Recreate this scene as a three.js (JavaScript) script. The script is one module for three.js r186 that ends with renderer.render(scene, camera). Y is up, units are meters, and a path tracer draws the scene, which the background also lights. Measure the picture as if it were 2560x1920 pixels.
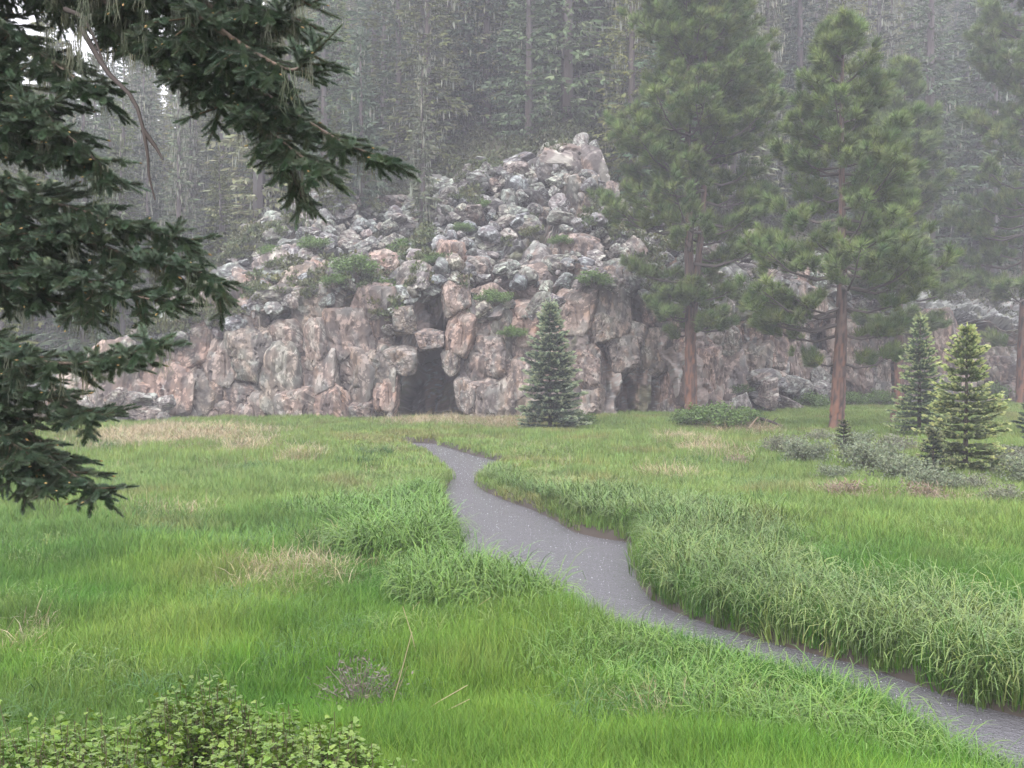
import * as THREE from 'three';
import { mergeGeometries } from 'three/addons/utils/BufferGeometryUtils.js';

// ------------------------------------------------------------------ camera, sky, light
const scene = new THREE.Scene();
const FOV = 40, EYE = 3.06, PITCH = -0.0294;
const camera = new THREE.PerspectiveCamera(FOV, 4 / 3, 0.1, 900);
camera.position.set(0, EYE, 0);
camera.rotation.x = PITCH;
const renderer = new THREE.WebGLRenderer({ antialias: true });
renderer.setSize(1024, 768);
renderer.toneMapping = THREE.LinearToneMapping;
renderer.toneMappingExposure = 3.6;
renderer.shadowMap.enabled = true;
{ // overcast rain sky: brighter towards the zenith, faintly violet
  const W = 128, H = 64, data = new Float32Array(W * H * 4);
  for (let j = 0; j < H; j++) {
    const el = ((j + 0.5) / H - 0.5) * Math.PI, s = Math.max(0, Math.sin(el));
    for (let i = 0; i < W; i++) {
      const k = (j * W + i) * 4, L = (0.62 + 0.62 * s);
      data[k] = 0.955 * L; data[k + 1] = 0.955 * L; data[k + 2] = 1.03 * L; data[k + 3] = 1;
    }
  }
  const t = new THREE.DataTexture(data, W, H, THREE.RGBAFormat, THREE.FloatType);
  t.mapping = THREE.EquirectangularReflectionMapping; t.magFilter = THREE.LinearFilter; t.needsUpdate = true;
  scene.background = t; scene.environment = t;
}
const sun = new THREE.DirectionalLight(new THREE.Color(1, 0.97, 0.93), 0.9);
sun.position.set(-25, 70, 22); sun.target.position.set(0, 0, -30);
sun.castShadow = true; sun.shadow.radius = 45;
Object.assign(sun.shadow.camera, { left: -90, right: 90, top: 90, bottom: -90, near: 1, far: 260 });
sun.shadow.mapSize.set(2048, 2048);
scene.add(sun, sun.target);
scene.fog = new THREE.FogExp2(new THREE.Color(0.93, 0.93, 1.0), 0.0019);

// ------------------------------------------------------------------ helpers
function rng(seed) { let a = seed >>> 0; return () => { a = (a + 0x6d2b79f5) | 0; let t = Math.imul(a ^ (a >>> 15), 1 | a); t = (t + Math.imul(t ^ (t >>> 7), 61 | t)) ^ t; return ((t ^ (t >>> 14)) >>> 0) / 4294967296; }; }
const { sin, cos, abs, sqrt, floor, PI, min, max, pow } = Math;
const lerp = (a, b, t) => a + (b - a) * t, clamp = (x, a = 0, b = 1) => (x < a ? a : x > b ? b : x);
const sstep = (a, b, x) => { const t = clamp((x - a) / (b - a)); return t * t * (3 - 2 * t); };
const V = (x, y, z) => new THREE.Vector3(x, y, z);
function hash3(i, j, k, s = 0) { let h = Math.imul(i | 0, 374761393) ^ Math.imul(j | 0, 668265263) ^ Math.imul(k | 0, 2147483647 - 1274126177) ^ Math.imul(s | 0, 1274126177); h = Math.imul(h ^ (h >>> 13), 1274126177); h = Math.imul(h ^ (h >>> 16), 2246822519); return ((h ^ (h >>> 15)) >>> 0) / 4294967296; }
function vnoise(x, y, z, s = 0) {
  const i = floor(x), j = floor(y), k = floor(z), f = x - i, g = y - j, h = z - k;
  const u = f * f * (3 - 2 * f), v = g * g * (3 - 2 * g), w = h * h * (3 - 2 * h);
  return lerp(lerp(lerp(hash3(i, j, k, s), hash3(i + 1, j, k, s), u), lerp(hash3(i, j + 1, k, s), hash3(i + 1, j + 1, k, s), u), v),
    lerp(lerp(hash3(i, j, k + 1, s), hash3(i + 1, j, k + 1, s), u), lerp(hash3(i, j + 1, k + 1, s), hash3(i + 1, j + 1, k + 1, s), u), v), w);
}
function fbm(x, y, z, o = 4, s = 0) { let a = 0, w = 0.5, t = 0; for (let i = 0; i < o; i++) { a += w * vnoise(x, y, z, s + i * 17); t += w; w *= 0.5; x *= 2.03; y *= 2.03; z *= 2.03; } return a / t; }
const W_ = { f1: 0, f2: 0, id: 0, cx: 0, cy: 0, cz: 0 };
function worley(x, y, z, s) {
  const i0 = floor(x), j0 = floor(y), k0 = floor(z); let f1 = 1e9, f2 = 1e9;
  for (let i = i0 - 1; i <= i0 + 1; i++) for (let j = j0 - 1; j <= j0 + 1; j++) for (let k = k0 - 1; k <= k0 + 1; k++) {
    const a = i + 0.1 + 0.8 * hash3(i, j, k, s), b = j + 0.1 + 0.8 * hash3(i, j, k, s + 1), c = k + 0.1 + 0.8 * hash3(i, j, k, s + 2);
    const d = (a - x) * (a - x) + (b - y) * (b - y) + (c - z) * (c - z);
    if (d < f1) { f2 = f1; f1 = d; W_.cx = a; W_.cy = b; W_.cz = c; W_.id = (i * 73856093) ^ (j * 19349663) ^ (k * 83492791); } else if (d < f2) f2 = d;
  }
  W_.f1 = sqrt(f1); W_.f2 = sqrt(f2); return W_;
}
const idr = (id, s) => hash3(id, id >> 8, s, 5);
function table(pts) { return (x) => { if (x <= pts[0][0]) return pts[0][1]; for (let i = 1; i < pts.length; i++) if (x <= pts[i][0]) { const t = (x - pts[i - 1][0]) / (pts[i][0] - pts[i - 1][0]); return lerp(pts[i - 1][1], pts[i][1], t * t * (3 - 2 * t)); } return pts[pts.length - 1][1]; }; }

// surveying from the photograph (2212-wide view of it): where a line of sight meets a level, or a given distance
const F = 384 / Math.tan((FOV / 2) * PI / 180), S = 1024 / 2212, cp = cos(PITCH), sp = sin(PITCH);
function ray(px, py) { const x = (px * S - 512) / F, y = (384 - py * S) / F; return V(x, y * cp + sp, y * sp - cp); }
function onLevel(px, py, h = 0) { const r = ray(px, py), t = (h - EYE) / r.y; return V(r.x * t, h, r.z * t); }
function atDist(px, py, d) { const r = ray(px, py), t = d / -r.z; return V(r.x * t, EYE + r.y * t, -d); }

const counts = {};
function numbered(name) { const n = counts[name] = (counts[name] ?? -1) + 1; return n ? name + '_' + String(n).padStart(3, '0') : name; }
function info(o, label, category, group, kind) { if (label) o.userData.label = label; if (category) o.userData.category = category; if (group) o.userData.group = group; if (kind) o.userData.kind = kind; return o; }
function shade(m) { m.castShadow = true; m.receiveShadow = true; return m; }
function thing(name, label, category, pos, turn = 0, group) { const o = new THREE.Group(); o.name = numbered(name); o.position.copy(pos); o.rotation.y = turn; scene.add(o); return info(o, label, category, group); }
function part(parent, name, geo, mat, kind) { const m = shade(new THREE.Mesh(geo, mat)); m.name = name; parent.add(m); if (kind) m.userData.kind = kind; return m; }
function copyOf(o, label, pos, turn = 0, scale = 1) { const c = o.clone(); c.name = numbered(o.name.replace(/_\d{3}$/, '')); c.userData = { ...o.userData }; if (label) c.userData.label = label; c.position.copy(pos); c.rotation.y = turn; c.scale.setScalar(scale); scene.add(c); return c; }
function instances(parent, name, geo, mat, list, kind = 'stuff') { // list of [Matrix4, Color?]
  const m = shade(new THREE.InstancedMesh(geo, mat, list.length)); m.name = name;
  list.forEach(([mx, c], i) => { m.setMatrixAt(i, mx); if (c) m.setColorAt(i, c); });
  m.userData.kind = kind; parent.add(m); return m;
}
class Geo { // triangles with a colour per corner
  constructor() { this.p = []; this.c = []; this.i = []; }
  v(x, y, z, c) { this.p.push(x, y, z); this.c.push(c[0], c[1], c[2]); return this.p.length / 3 - 1; }
  tri(a, b, c) { this.i.push(a, b, c); }
  quad(a, b, c, d) { this.i.push(a, b, c, a, c, d); }
  // a blade: flat strip along points with half widths
  strip(pts, side, w, c0, c1) {
    let l = -1, r = -1; const n = pts.length;
    for (let k = 0; k < n; k++) {
      const q = pts[k], t = k / (n - 1), c = [lerp(c0[0], c1[0], t), lerp(c0[1], c1[1], t), lerp(c0[2], c1[2], t)], h = w(t);
      if (k === n - 1) { const e = this.v(q.x, q.y, q.z, c); this.tri(l, r, e); return; }
      const a = this.v(q.x - side.x * h, q.y - side.y * h, q.z - side.z * h, c), b = this.v(q.x + side.x * h, q.y + side.y * h, q.z + side.z * h, c);
      if (l >= 0) this.quad(l, r, b, a); l = a; r = b;
    }
  }
  // round tapered limb along points
  tube(pts, rad, seg, c, jitter) {
    let prev = null; const n = pts.length, t = V(), u = V(), w = V();
    for (let k = 0; k < n; k++) {
      t.subVectors(pts[min(k + 1, n - 1)], pts[max(k - 1, 0)]).normalize();
      u.set(abs(t.y) > 0.9 ? 1 : 0, abs(t.y) > 0.9 ? 0 : 1, 0).cross(t).normalize(); w.crossVectors(t, u);
      const ring = [], R = rad(k / (n - 1));
      for (let s = 0; s < seg; s++) { const a = s / seg * 2 * PI, rr = R * (jitter ? jitter(k / (n - 1), s) : 1), ca = cos(a) * rr, sa = sin(a) * rr; ring.push(this.v(pts[k].x + u.x * ca + w.x * sa, pts[k].y + u.y * ca + w.y * sa, pts[k].z + u.z * ca + w.z * sa, typeof c === 'function' ? c(pts[k], a, k / (n - 1)) : c)); }
      if (prev) for (let s = 0; s < seg; s++) this.quad(prev[s], prev[(s + 1) % seg], ring[(s + 1) % seg], ring[s]);
      prev = ring;
    }
  }
  leaf(o, d, side, L, Wd, c) { // diamond leaf from o along d
    const a = this.v(o.x, o.y, o.z, c), m = 0.45 * L, b = this.v(o.x + d.x * m + side.x * Wd, o.y + d.y * m + side.y * Wd, o.z + d.z * m + side.z * Wd, c),
      e = this.v(o.x + d.x * L, o.y + d.y * L, o.z + d.z * L, c), f = this.v(o.x + d.x * m - side.x * Wd, o.y + d.y * m - side.y * Wd, o.z + d.z * m - side.z * Wd, c);
    this.quad(a, b, e, f);
  }
  build(smooth) {
    const g = new THREE.BufferGeometry(); g.setAttribute('position', new THREE.Float32BufferAttribute(this.p, 3)); g.setAttribute('color', new THREE.Float32BufferAttribute(this.c, 3));
    g.setIndex(this.p.length > 196000 ? new THREE.Uint32BufferAttribute(this.i, 1) : this.i); if (smooth) g.computeVertexNormals(); return g;
  }
}
function dirRand(R) { const z = R() * 2 - 1, a = R() * 2 * PI, s = sqrt(1 - z * z); return V(s * cos(a), z, s * sin(a)); }
function sideOf(d, R) { return V(0, 0, 0).crossVectors(d, dirRand(R)).normalize(); }
const mix3 = (a, b, t) => [lerp(a[0], b[0], t), lerp(a[1], b[1], t), lerp(a[2], b[2], t)];
const vary = (c, R, k = 0.25) => { const f = 1 + (R() - 0.5) * 2 * k; return [c[0] * f * (1 + (R() - 0.5) * 0.2), c[1] * f, c[2] * f * (1 + (R() - 0.5) * 0.2)]; };

const leafMat = (t = 0.35, r = 0.6, sp = 1) => new THREE.MeshPhysicalMaterial({ vertexColors: true, specularIntensity: sp, roughness: r, transmission: t, thickness: 0, ior: 1.4, side: THREE.DoubleSide });
const M = {
  grass: leafMat(0.35, 0.55, 0.3), sedge: leafMat(0.35, 0.42, 0.7), straw: leafMat(0.25, 0.75), needle: leafMat(0.2, 0.6, 0.5), leaf: leafMat(0.35, 0.5, 0.6), lichen: leafMat(0.4, 0.9), dusty: leafMat(0.3, 0.95),
  wood: new THREE.MeshStandardMaterial({ vertexColors: true, roughness: 0.9 }), matte: new THREE.MeshStandardMaterial({ vertexColors: true, roughness: 0.95 }),
};

// ------------------------------------------------------------------ the stream's outline (banks as read from the photograph) and the ground
const WATER = -0.2;
const farBank = [[945, 958], [1010, 978], [1098, 1004], [1058, 1028], [1042, 1050], [1098, 1078], [1165, 1102], [1215, 1125], [1255, 1148], [1315, 1162], [1380, 1172], [1386, 1216], [1402, 1266], [1452, 1308], [1565, 1350], [1750, 1402], [1870, 1432], [2010, 1478], [2120, 1515], [2230, 1545], [2500, 1620]];
const nearBank = [[835, 953], [900, 982], [940, 1008], [962, 1040], [942, 1072], [952, 1118], [966, 1165], [972, 1212], [925, 1262], [1015, 1282], [1105, 1305], [1175, 1325], [1230, 1360], [1310, 1412], [1400, 1434], [1500, 1459], [1600, 1489], [1720, 1540], [1850, 1595], [1980, 1665], [2100, 1740], [2250, 1810], [2500, 1920]];
const toXZ = ([a, b]) => { const p = onLevel(a, b, WATER); return [p.x, p.z]; };
const smoothLine = (l) => { const c = new THREE.CatmullRomCurve3(l.map(toXZ).map(([x, z]) => V(x, 0, z)), false, 'centripetal'); return c.getPoints(l.length * 4).map((p) => [p.x, p.z]); };
const farLine = smoothLine(farBank), nearLine = smoothLine(nearBank), streamPoly = [...farLine, ...nearLine.slice().reverse()];
function segDist(x, z, l, closed) { let d = 1e9; for (let i = 0; i < l.length - (closed ? 0 : 1); i++) { const [a, b] = l[i], [c, e] = l[(i + 1) % l.length], ux = c - a, uz = e - b, t = clamp(((x - a) * ux + (z - b) * uz) / (ux * ux + uz * uz + 1e-9)), dx = x - a - ux * t, dz = z - b - uz * t, q = dx * dx + dz * dz; if (q < d) d = q; } return sqrt(d); }
function streamDist(x, z) { // negative in the water
  if (x < -9 || x > 16 || z < -40 || z > -3) return 5;
  let inside = false; for (let i = 0, j = streamPoly.length - 1; i < streamPoly.length; j = i++) { const [xi, zi] = streamPoly[i], [xj, zj] = streamPoly[j]; if ((zi > z) !== (zj > z) && x < ((xj - xi) * (z - zi)) / (zj - zi) + xi) inside = !inside; }
  const d = segDist(x, z, streamPoly, true); return inside ? -d : d;
}
function meadow(x, z) {
  const d = -z;
  let h = (fbm(x * 0.16, 0, z * 0.16, 3, 3) - 0.5) * 0.3 * sstep(8, 14, d) + (fbm(x * 0.7, 0, z * 0.7, 2, 9) - 0.5) * 0.12;
  h += 1.25 * (1 - sstep(1.5, 9.5, d));                       // the bank the photographer stands on
  return h;
}
function ground(x, z, sd = streamDist(x, z)) { return meadow(x, z) * sstep(-0.05, 1.6, sd) - 0.5 * sstep(0.05, -0.4, sd) - 0.02; }

{
  const axis = (lo, hi, fl, fh, fine, coarse) => { const a = []; for (let v = lo; v < fl; v += coarse) a.push(v); for (let v = fl; v < fh; v += fine) a.push(v); for (let v = fh; v <= hi + 1e-6; v += coarse) a.push(v); return a; };
  const xs = axis(-110, 110, -9, 15, 0.17, 2.5), zs = axis(-90, 40, -41, -3, 0.17, 2.5), g = new Geo();
  for (const z of zs) for (const x of xs) {
    const n = fbm(x * 0.6, 1, z * 0.6, 4, 31), m = fbm(x * 0.1, 2, z * 0.1, 3, 37), sd = streamDist(x, z);
    let c = mix3([0.05, 0.075, 0.025], [0.085, 0.085, 0.045], sstep(0.42, 0.62, n * 0.5 + m * 0.5));
    if (sd < 0.12) c = mix3([0.06, 0.045, 0.035], [0.035, 0.03, 0.026], n);
    g.v(x, ground(x, z, sd), z, c);
  }
  for (let j = 0; j < zs.length - 1; j++) for (let i = 0; i < xs.length - 1; i++) { const a = j * xs.length + i; g.quad(a, a + xs.length, a + xs.length + 1, a + 1); }
  const m = shade(new THREE.Mesh(g.build(true), M.matte)); m.name = 'ground'; scene.add(info(m, 'damp valley floor under the meadow grass', 'ground', null, 'structure'));
}
{ // the water, its surface stippled by rain
  const N = 512, data = new Uint8Array(N * N * 4), f = new Float32Array(N * N), R = rng(77);
  for (let k = 0; k < 1500; k++) { const cx = R() * N, cy = R() * N, r = 4 + R() * 13, a = 0.25 + R() * 0.75, w = 1.3 + R(); for (let j = -r - 5 | 0; j <= r + 5; j++) for (let i = -r - 5 | 0; i <= r + 5; i++) { const d = sqrt(i * i + j * j), v = Math.exp(-(((d - r) / w) ** 2)) * a; f[((cy + j + N | 0) % N) * N + ((cx + i + N | 0) % N)] += v; } }
  for (let j = 0; j < N; j++) for (let i = 0; i < N; i++) { const v = clamp(0.25 * f[j * N + i] + 0.35 * hash3(i >> 1, j >> 1, 3) , 0, 1) * 255, k = (j * N + i) * 4; data[k] = data[k + 1] = data[k + 2] = v; data[k + 3] = 255; }
  const t = new THREE.DataTexture(data, N, N); t.wrapS = t.wrapT = THREE.RepeatWrapping; t.magFilter = THREE.LinearFilter; t.needsUpdate = true;
  const grown = streamPoly.map(([x, z]) => [x, z]), sh = new THREE.Shape(grown.map(([x, z]) => new THREE.Vector2(x, -z)));
  // widen under the banks
  const g = new THREE.ShapeGeometry(sh.getPoints().length ? new THREE.Shape(offsetPoly(grown, 0.3).map(([x, z]) => new THREE.Vector2(x, -z))) : sh); g.rotateX(-PI / 2); g.translate(0, WATER, 0);
  const uv = g.attributes.uv, p = g.attributes.position; for (let i = 0; i < p.count; i++) uv.setXY(i, p.getX(i) / 2.2, p.getZ(i) / 2.2);
  const m = shade(new THREE.Mesh(g, new THREE.MeshStandardMaterial({ color: new THREE.Color(0.108, 0.104, 0.114), roughness: 0.22, bumpMap: t, bumpScale: 0.02 }))); m.name = 'stream_water';
  scene.add(info(m, 'narrow grey stream winding through the meadow, pitted by rain', 'stream', null, 'structure'));
}
function offsetPoly(l, by) { const n = l.length, area = l.reduce((s, [x, z], i) => s + x * l[(i + 1) % n][1] - l[(i + 1) % n][0] * z, 0), sg = area > 0 ? 1 : -1; return l.map(([x, z], i) => { const a = l[(i + n - 1) % n], b = l[(i + 1) % n], tx = b[0] - a[0], tz = b[1] - a[1], q = Math.hypot(tx, tz) || 1; return [x + sg * by * tz / q, z - sg * by * tx / q]; }); }
{ // splashes
  const g = new Geo(), R = rng(5), c = [0.62, 0.62, 0.65];
  for (let s = 0; s < 7; s++) { const a = s / 7 * 2 * PI + R(), o = V(cos(a) * 0.2, 0, sin(a) * 0.2), d = V(cos(a) * 0.6, 1, sin(a) * 0.6).normalize(); g.leaf(o, d, V(-sin(a), 0, cos(a)), 0.7, 0.16, c); }
  g.leaf(V(0, 0, 0), V(0, 1, 0), V(1, 0, 0), 1.3, 0.16, c); g.leaf(V(0, 0, 0), V(0, 1, 0), V(0, 0, 1), 1.3, 0.16, c);
  const list = [], m = new THREE.Matrix4(), q = new THREE.Quaternion();
  while (list.length < 2200) { const x = -8 + R() * 22, z = -38 + R() * 34; if (streamDist(x, z) > -0.1) continue; const d = -z, s = (0.0042 + 0.0085 * pow(R(), 4)) * lerp(0.7, 1.3, clamp(d / 30)); q.setFromAxisAngle(V(0, 1, 0), R() * 6); list.push([m.clone().compose(V(x, WATER + 0.002, z), q, V(s * 1.4, s, s * 1.4))]); }
  const o = instances(scene, 'rain_splash', g.build(), new THREE.MeshStandardMaterial({ vertexColors: true, roughness: 0.25, side: THREE.DoubleSide }), list); info(o, 'small white splashes of raindrops on the stream', 'splashes');
}

// ------------------------------------------------------------------ the cliff
const X = (px, d) => (px * S - 512) / F * d;
const dBase = table([[-60, 44], [-24, 48], [-14, 49.5], [2, 50], [9, 52], [13, 56], [19, 62], [30, 66], [60, 70]]);
const cliffH = table([[-60, 1.5], [-24, 1.6], [-20.5, 2.4], [-18.5, 5.2], [-16.6, 8.2], [-13.6, 11.0], [-10.7, 12.3], [-7, 11.4], [-4.2, 12.8], [-1, 13.9], [1.6, 14.3], [2.4, 15.3], [4.4, 15.2], [5.2, 13.6], [6.2, 11.8], [8, 11.4], [12, 10.6], [18, 10.0], [26, 9.0], [34, 7.5], [60, 6]]);
const setBack = table([[-60, 7], [-24, 7], [-14, 10], [0, 11], [4, 11], [10, 10], [20, 9], [60, 10]]);
const faceFrac = table([[-60, 0.35], [-22, 0.45], [-12, 0.46], [-4, 0.44], [0, 0.38], [6, 0.42], [9, 0.52], [16, 0.6], [24, 0.62], [40, 0.5]]);
const cracks = [ // [x, half width, foot, top, depth, lean]
  [X(930, 50), 1.5, -0.5, 3.1, 5.5, 0], [X(940, 50), 0.8, 1.8, 4.6, 4.0, 0.06], [X(945, 50), 0.22, 3, 6.6, 1.2, -0.1],
  [X(850, 50), 0.2, -0.5, 4.4, 1.2, 0.04], [X(1112, 51), 0.16, -0.5, 3.2, 1.1, 0.0], [X(1358, 53), 0.36, -0.5, 2.3, 2.2, -0.12], [X(1262, 52), 0.22, -0.5, 4.2, 0.9, 0.1],
  [X(1300, 52), 0.25, 1.5, 5.6, 1.0, 0], [X(690, 50), 0.3, 3.2, 7.6, 1.0, 0.12], [X(735, 50), 0.12, 0, 2.7, 0.7, 0.02], [X(480, 49.5), 1.1, 0.9, 1.7, 0.9, 0.1], [X(630, 50), 1.4, 0.15, 0.42, 0.9, 0], [X(1640, 58), 0.4, 2.5, 8, 1.2, 0], [X(1450, 54), 0.2, 0, 2, 1.0, 0.1], [X(1410, 54), 0.22, -0.5, 1.6, 1.0, -0.1], [X(1735, 60), 0.35, 0, 7, 1.2, 0.05], [X(570, 50), 0.5, 1.2, 2.4, 0.8, -0.6],
];
function rockOffset(px, py, pz, up) { // how far the rock stands out at a point: fractured blocks of three sizes; up 0 on the wall, 1 on the slope above
  const wx = (fbm(px * 0.5, py * 0.5, pz * 0.5, 3, 41) - 0.5) * 1.1 + (fbm(px * 2, py * 2, pz * 2, 2, 47) - 0.5) * 0.25, wy = (fbm(px * 0.5, py * 0.5, pz * 0.5, 3, 43) - 0.5) * 1.1 + (fbm(px * 2, py * 2, pz * 2, 2, 49) - 0.5) * 0.25;
  const x = px + wx, y = py + wy, z = pz; let o = 0;
  const block = (dx, dy, dz, sd, hi, tilt, deep0, edge0) => { const w = worley(x / dx + sd * 0.37, y / dy, z / dz, sd), e = w.f2 - w.f1, u = x / dx + sd * 0.37 - w.cx, v = y / dy - w.cy; const deep = deep0 * (0.3 + 1.2 * idr(w.id, 4)), edge = edge0 * (0.6 + 1.4 * idr(w.id, 6)), top = idr(w.id, 1) * hi + (u * (idr(w.id, 2) - 0.5) + v * (idr(w.id, 3) - 0.6)) * tilt - up * hi * 0.6 * w.f1 * w.f1; o += lerp(-deep, top, sstep(0, edge, e)); return w.id; };
  const big = block(lerp(2.9, 2.4, up), lerp(4.8, 2.2, up), 3.4, 101, lerp(1.5, 1.2, up), 2.6, lerp(0.35, 0.35, up), lerp(0.1, 0.28, up));
  const mid = block(lerp(1.5, 1.0, up), lerp(2.1, 0.85, up), 1.5, 211, lerp(0.45, 0.7, up), 1.15, lerp(0.05, 0.12, up), lerp(0.16, 0.3, up));
  const small = block(0.5, lerp(0.65, 0.4, up), 0.55, 307, lerp(0.12, 0.28, up), 0.3, 0.02, 0.3);
  o += (1 - up) * (fbm(px * 1.3, py * 0.25, pz * 0.5, 3, 57) - 0.5) * 0.9;
  o += (fbm(px * 3.2, py * 3.2, pz * 3.2, 3, 53) - 0.5) * 0.26 + (fbm(px * 0.25, py * 0.2, pz * 0.25, 2, 59) - 0.5) * 0.9 - lerp(1.5, 1.05, up);
  return [o, big, mid, small];
}
const rockCols = { pink: [0.25, 0.185, 0.155], tan: [0.225, 0.19, 0.165], rust: [0.26, 0.17, 0.115], grey: [0.15, 0.145, 0.142], dark: [0.085, 0.078, 0.08], pale: [0.29, 0.25, 0.225], lichen: [0.30, 0.31, 0.285], moss: [0.13, 0.14, 0.055] };
function rockColour(x, y, z, up, big, mid, small) {
  const C = rockCols, n = fbm(x * 0.8, y * 0.8, z * 0.8, 4, 61);
  let c = mix3(mix3(C.pink, C.tan, idr(mid, 7)), C.pale, idr(small, 9) > 0.8 ? 0.7 : 0.25 * n);
  if (idr(mid, 11) > 0.86) c = mix3(c, C.rust, 0.5);
  const greyShare = sstep(0.34, 0.62, up * 0.5 + (n - 0.5) * 0.9 + (idr(mid, 13) - 0.5) * 0.55 + 0.2);
  c = mix3(c, mix3(C.grey, C.dark, idr(small, 3) * 0.6), greyShare);
  const streak = fbm(x * 1.7, y * 0.16, z * 0.4, 3, 71);                                             // dark water stains running down
  c = mix3(c, C.dark, sstep(0.56, 0.66, streak) * 0.75);
  const li = fbm(x * 5.5, y * 6.5, z * 5.5, 3, 83) * 0.75 + fbm(x * 1.3, y * 1.3, z * 1.3, 2, 87) * 0.25 + (fbm(x * 0.35, y * 0.35, z * 0.35, 2, 89) - 0.5) * 0.45 + up * 0.1 - 0.04; // crusts of pale lichen
  c = mix3(c, C.lichen, sstep(0.53, 0.59, li) * 0.85);
  const mo = fbm(x * 0.9, y * 0.9, z * 0.9, 3, 97); c = mix3(c, C.moss, sstep(0.62, 0.68, mo) * 0.5);
  const gr = 0.86 + 0.28 * hash3(x * 23 | 0, y * 23 | 0, z * 23 | 0); return [c[0] * gr, c[1] * gr, c[2] * gr];
}
function cliffPoint(x, s) { // the unbroken shape: s 0 at the foot, 0.45 top of the wall, 0.9 crest, 1 well behind it
  const H = cliffH(x), ff = clamp(faceFrac(x) + (fbm(x * 0.33, 0, 0, 3, 7) - 0.5) * 0.35, 0.2, 0.8), D = dBase(x), B = setBack(x);
  let y, d, ny;
  if (s < 0.45) { const q = s / 0.45; y = -0.6 + q * (ff * H + 0.6); d = D + 0.7 * q * q + 0.9 * (1 - sstep(0, 0.18, q)) * -0.8; ny = 0.12; }
  else if (s < 0.9) { const q = (s - 0.45) / 0.45, st = q + 0.035 * sin(q * 17 + x * 0.7) + 0.03 * (vnoise(x * 0.6, q * 6, 0, 77) - 0.5); y = ff * H + (1 - ff) * H * st; d = D + 0.7 + B * pow(q, 0.85); ny = 0.12 + 0.42 * sstep(0, 0.3, q); }
  else { const q = (s - 0.9) / 0.1; y = H - 1.6 * q * q; d = D + 0.7 + B + 7 * q; ny = 0.9; }
  return { p: V(x, y, -d), n: V(0, ny, sqrt(1 - ny * ny)), up: sstep(0.36, 0.6, s) };
}
function cliffSurface(x, s) {
  const b = cliffPoint(x, s), { p, n } = b, up = b.up;
  const r = rockOffset(p.x, p.y, p.z, up); let o = r[0];
  if (s > 0.86) o *= 1 - 0.5 * sstep(0.9, 1, s);
  let cut = 0;
  for (const [cx, hw, y0, y1, dep, lean] of cracks) {
    const t = (p.y - y0) / (y1 - y0); if (t < -0.15 || t > 1.15) continue;
    const wv = (vnoise(p.y * 1.3, cx, 0, 13) - 0.5) * 0.35, dx = abs(x - cx - lean * (p.y - y0) - wv), w = hw * (1 - pow(clamp(t), 3) * 0.75) * (0.8 + 0.4 * vnoise(p.y * 2, cx, 3, 19)) * sstep(1.1, 0.95, t) * sstep(-0.15, -0.02, t);
    cut = max(cut, dep * sstep(w + 0.14, w - 0.08, dx));
  }
  if (cut > 0) o = o * (1 - 0.6 * clamp(cut)) - cut;
  return { q: V(p.x + n.x * o, p.y + n.y * o, p.z + n.z * o), up, r, cut };
}
const cliff = new THREE.Group(); cliff.name = 'cliff'; scene.add(info(cliff, 'craggy pink and grey rock cliff with a shallow cave, across the meadow', 'cliff', null, 'structure'));
{
  const nu = 800, nv = 300, g = new Geo();
  for (let j = 0; j <= nv; j++) for (let i = 0; i <= nu; i++) {
    const s = j / nv, x = lerp(-44, 56, i / nu), a = cliffSurface(x, s), q = a.q;
    g.v(q.x, q.y, q.z, rockColour(q.x, q.y, q.z, a.up * clamp(0.4 + 0.6 * fbm(x * 0.3, s * 3, 0, 2, 3) * 1.6), a.r[1], a.r[2], a.r[3]));
  }
  for (let j = 0; j < nv; j++) for (let i = 0; i < nu; i++) { const a = j * (nu + 1) + i; g.quad(a, a + 1, a + nu + 2, a + nu + 1); }
  part(cliff, 'rock_face', g.build(true), new THREE.MeshStandardMaterial({ vertexColors: true, roughness: 0.9, flatShading: true }));
}
// the rock's own grain: crusts of lichen, pits and specks
const rockTex = (() => {
  const N = 512, d = new Uint8Array(N * N * 4), per = (x, y, f, sd) => { const i = floor(x * f), j = floor(y * f), u = x * f - i, v = y * f - j, a = u * u * (3 - 2 * u), b = v * v * (3 - 2 * v), h = (p, q) => hash3(((p % f) + f) % f, ((q % f) + f) % f, sd); return lerp(lerp(h(i, j), h(i + 1, j), a), lerp(h(i, j + 1), h(i + 1, j + 1), a), b); };
  for (let j = 0; j < N; j++) for (let i = 0; i < N; i++) {
    const x = i / N, y = j / N, n = 0.4 * per(x, y, 8, 1) + 0.3 * per(x, y, 22, 2) + 0.2 * per(x, y, 56, 3) + 0.1 * per(x, y, 140, 4), m = 0.45 * per(x, y, 14, 5) + 0.35 * per(x, y, 36, 6) + 0.2 * per(x, y, 90, 7);
    let v = 0.5 + 0.3 * (n - 0.5) * 2; v = lerp(v, 1.0, sstep(0.55, 0.61, m) * 0.9); v = lerp(v, 0.22, sstep(0.66, 0.72, n) * 0.5); const k = (j * N + i) * 4, q = clamp(v * (0.93 + 0.14 * hash3(i, j, 9)));
    d[k] = q * 255; d[k + 1] = q * 253; d[k + 2] = q * 250; d[k + 3] = 255;
  }
  const t = new THREE.DataTexture(d, N, N); t.wrapS = t.wrapT = THREE.RepeatWrapping; t.magFilter = THREE.LinearFilter; t.minFilter = THREE.LinearMipmapLinearFilter; t.colorSpace = THREE.NoColorSpace; t.needsUpdate = true; return t;
})();
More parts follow.
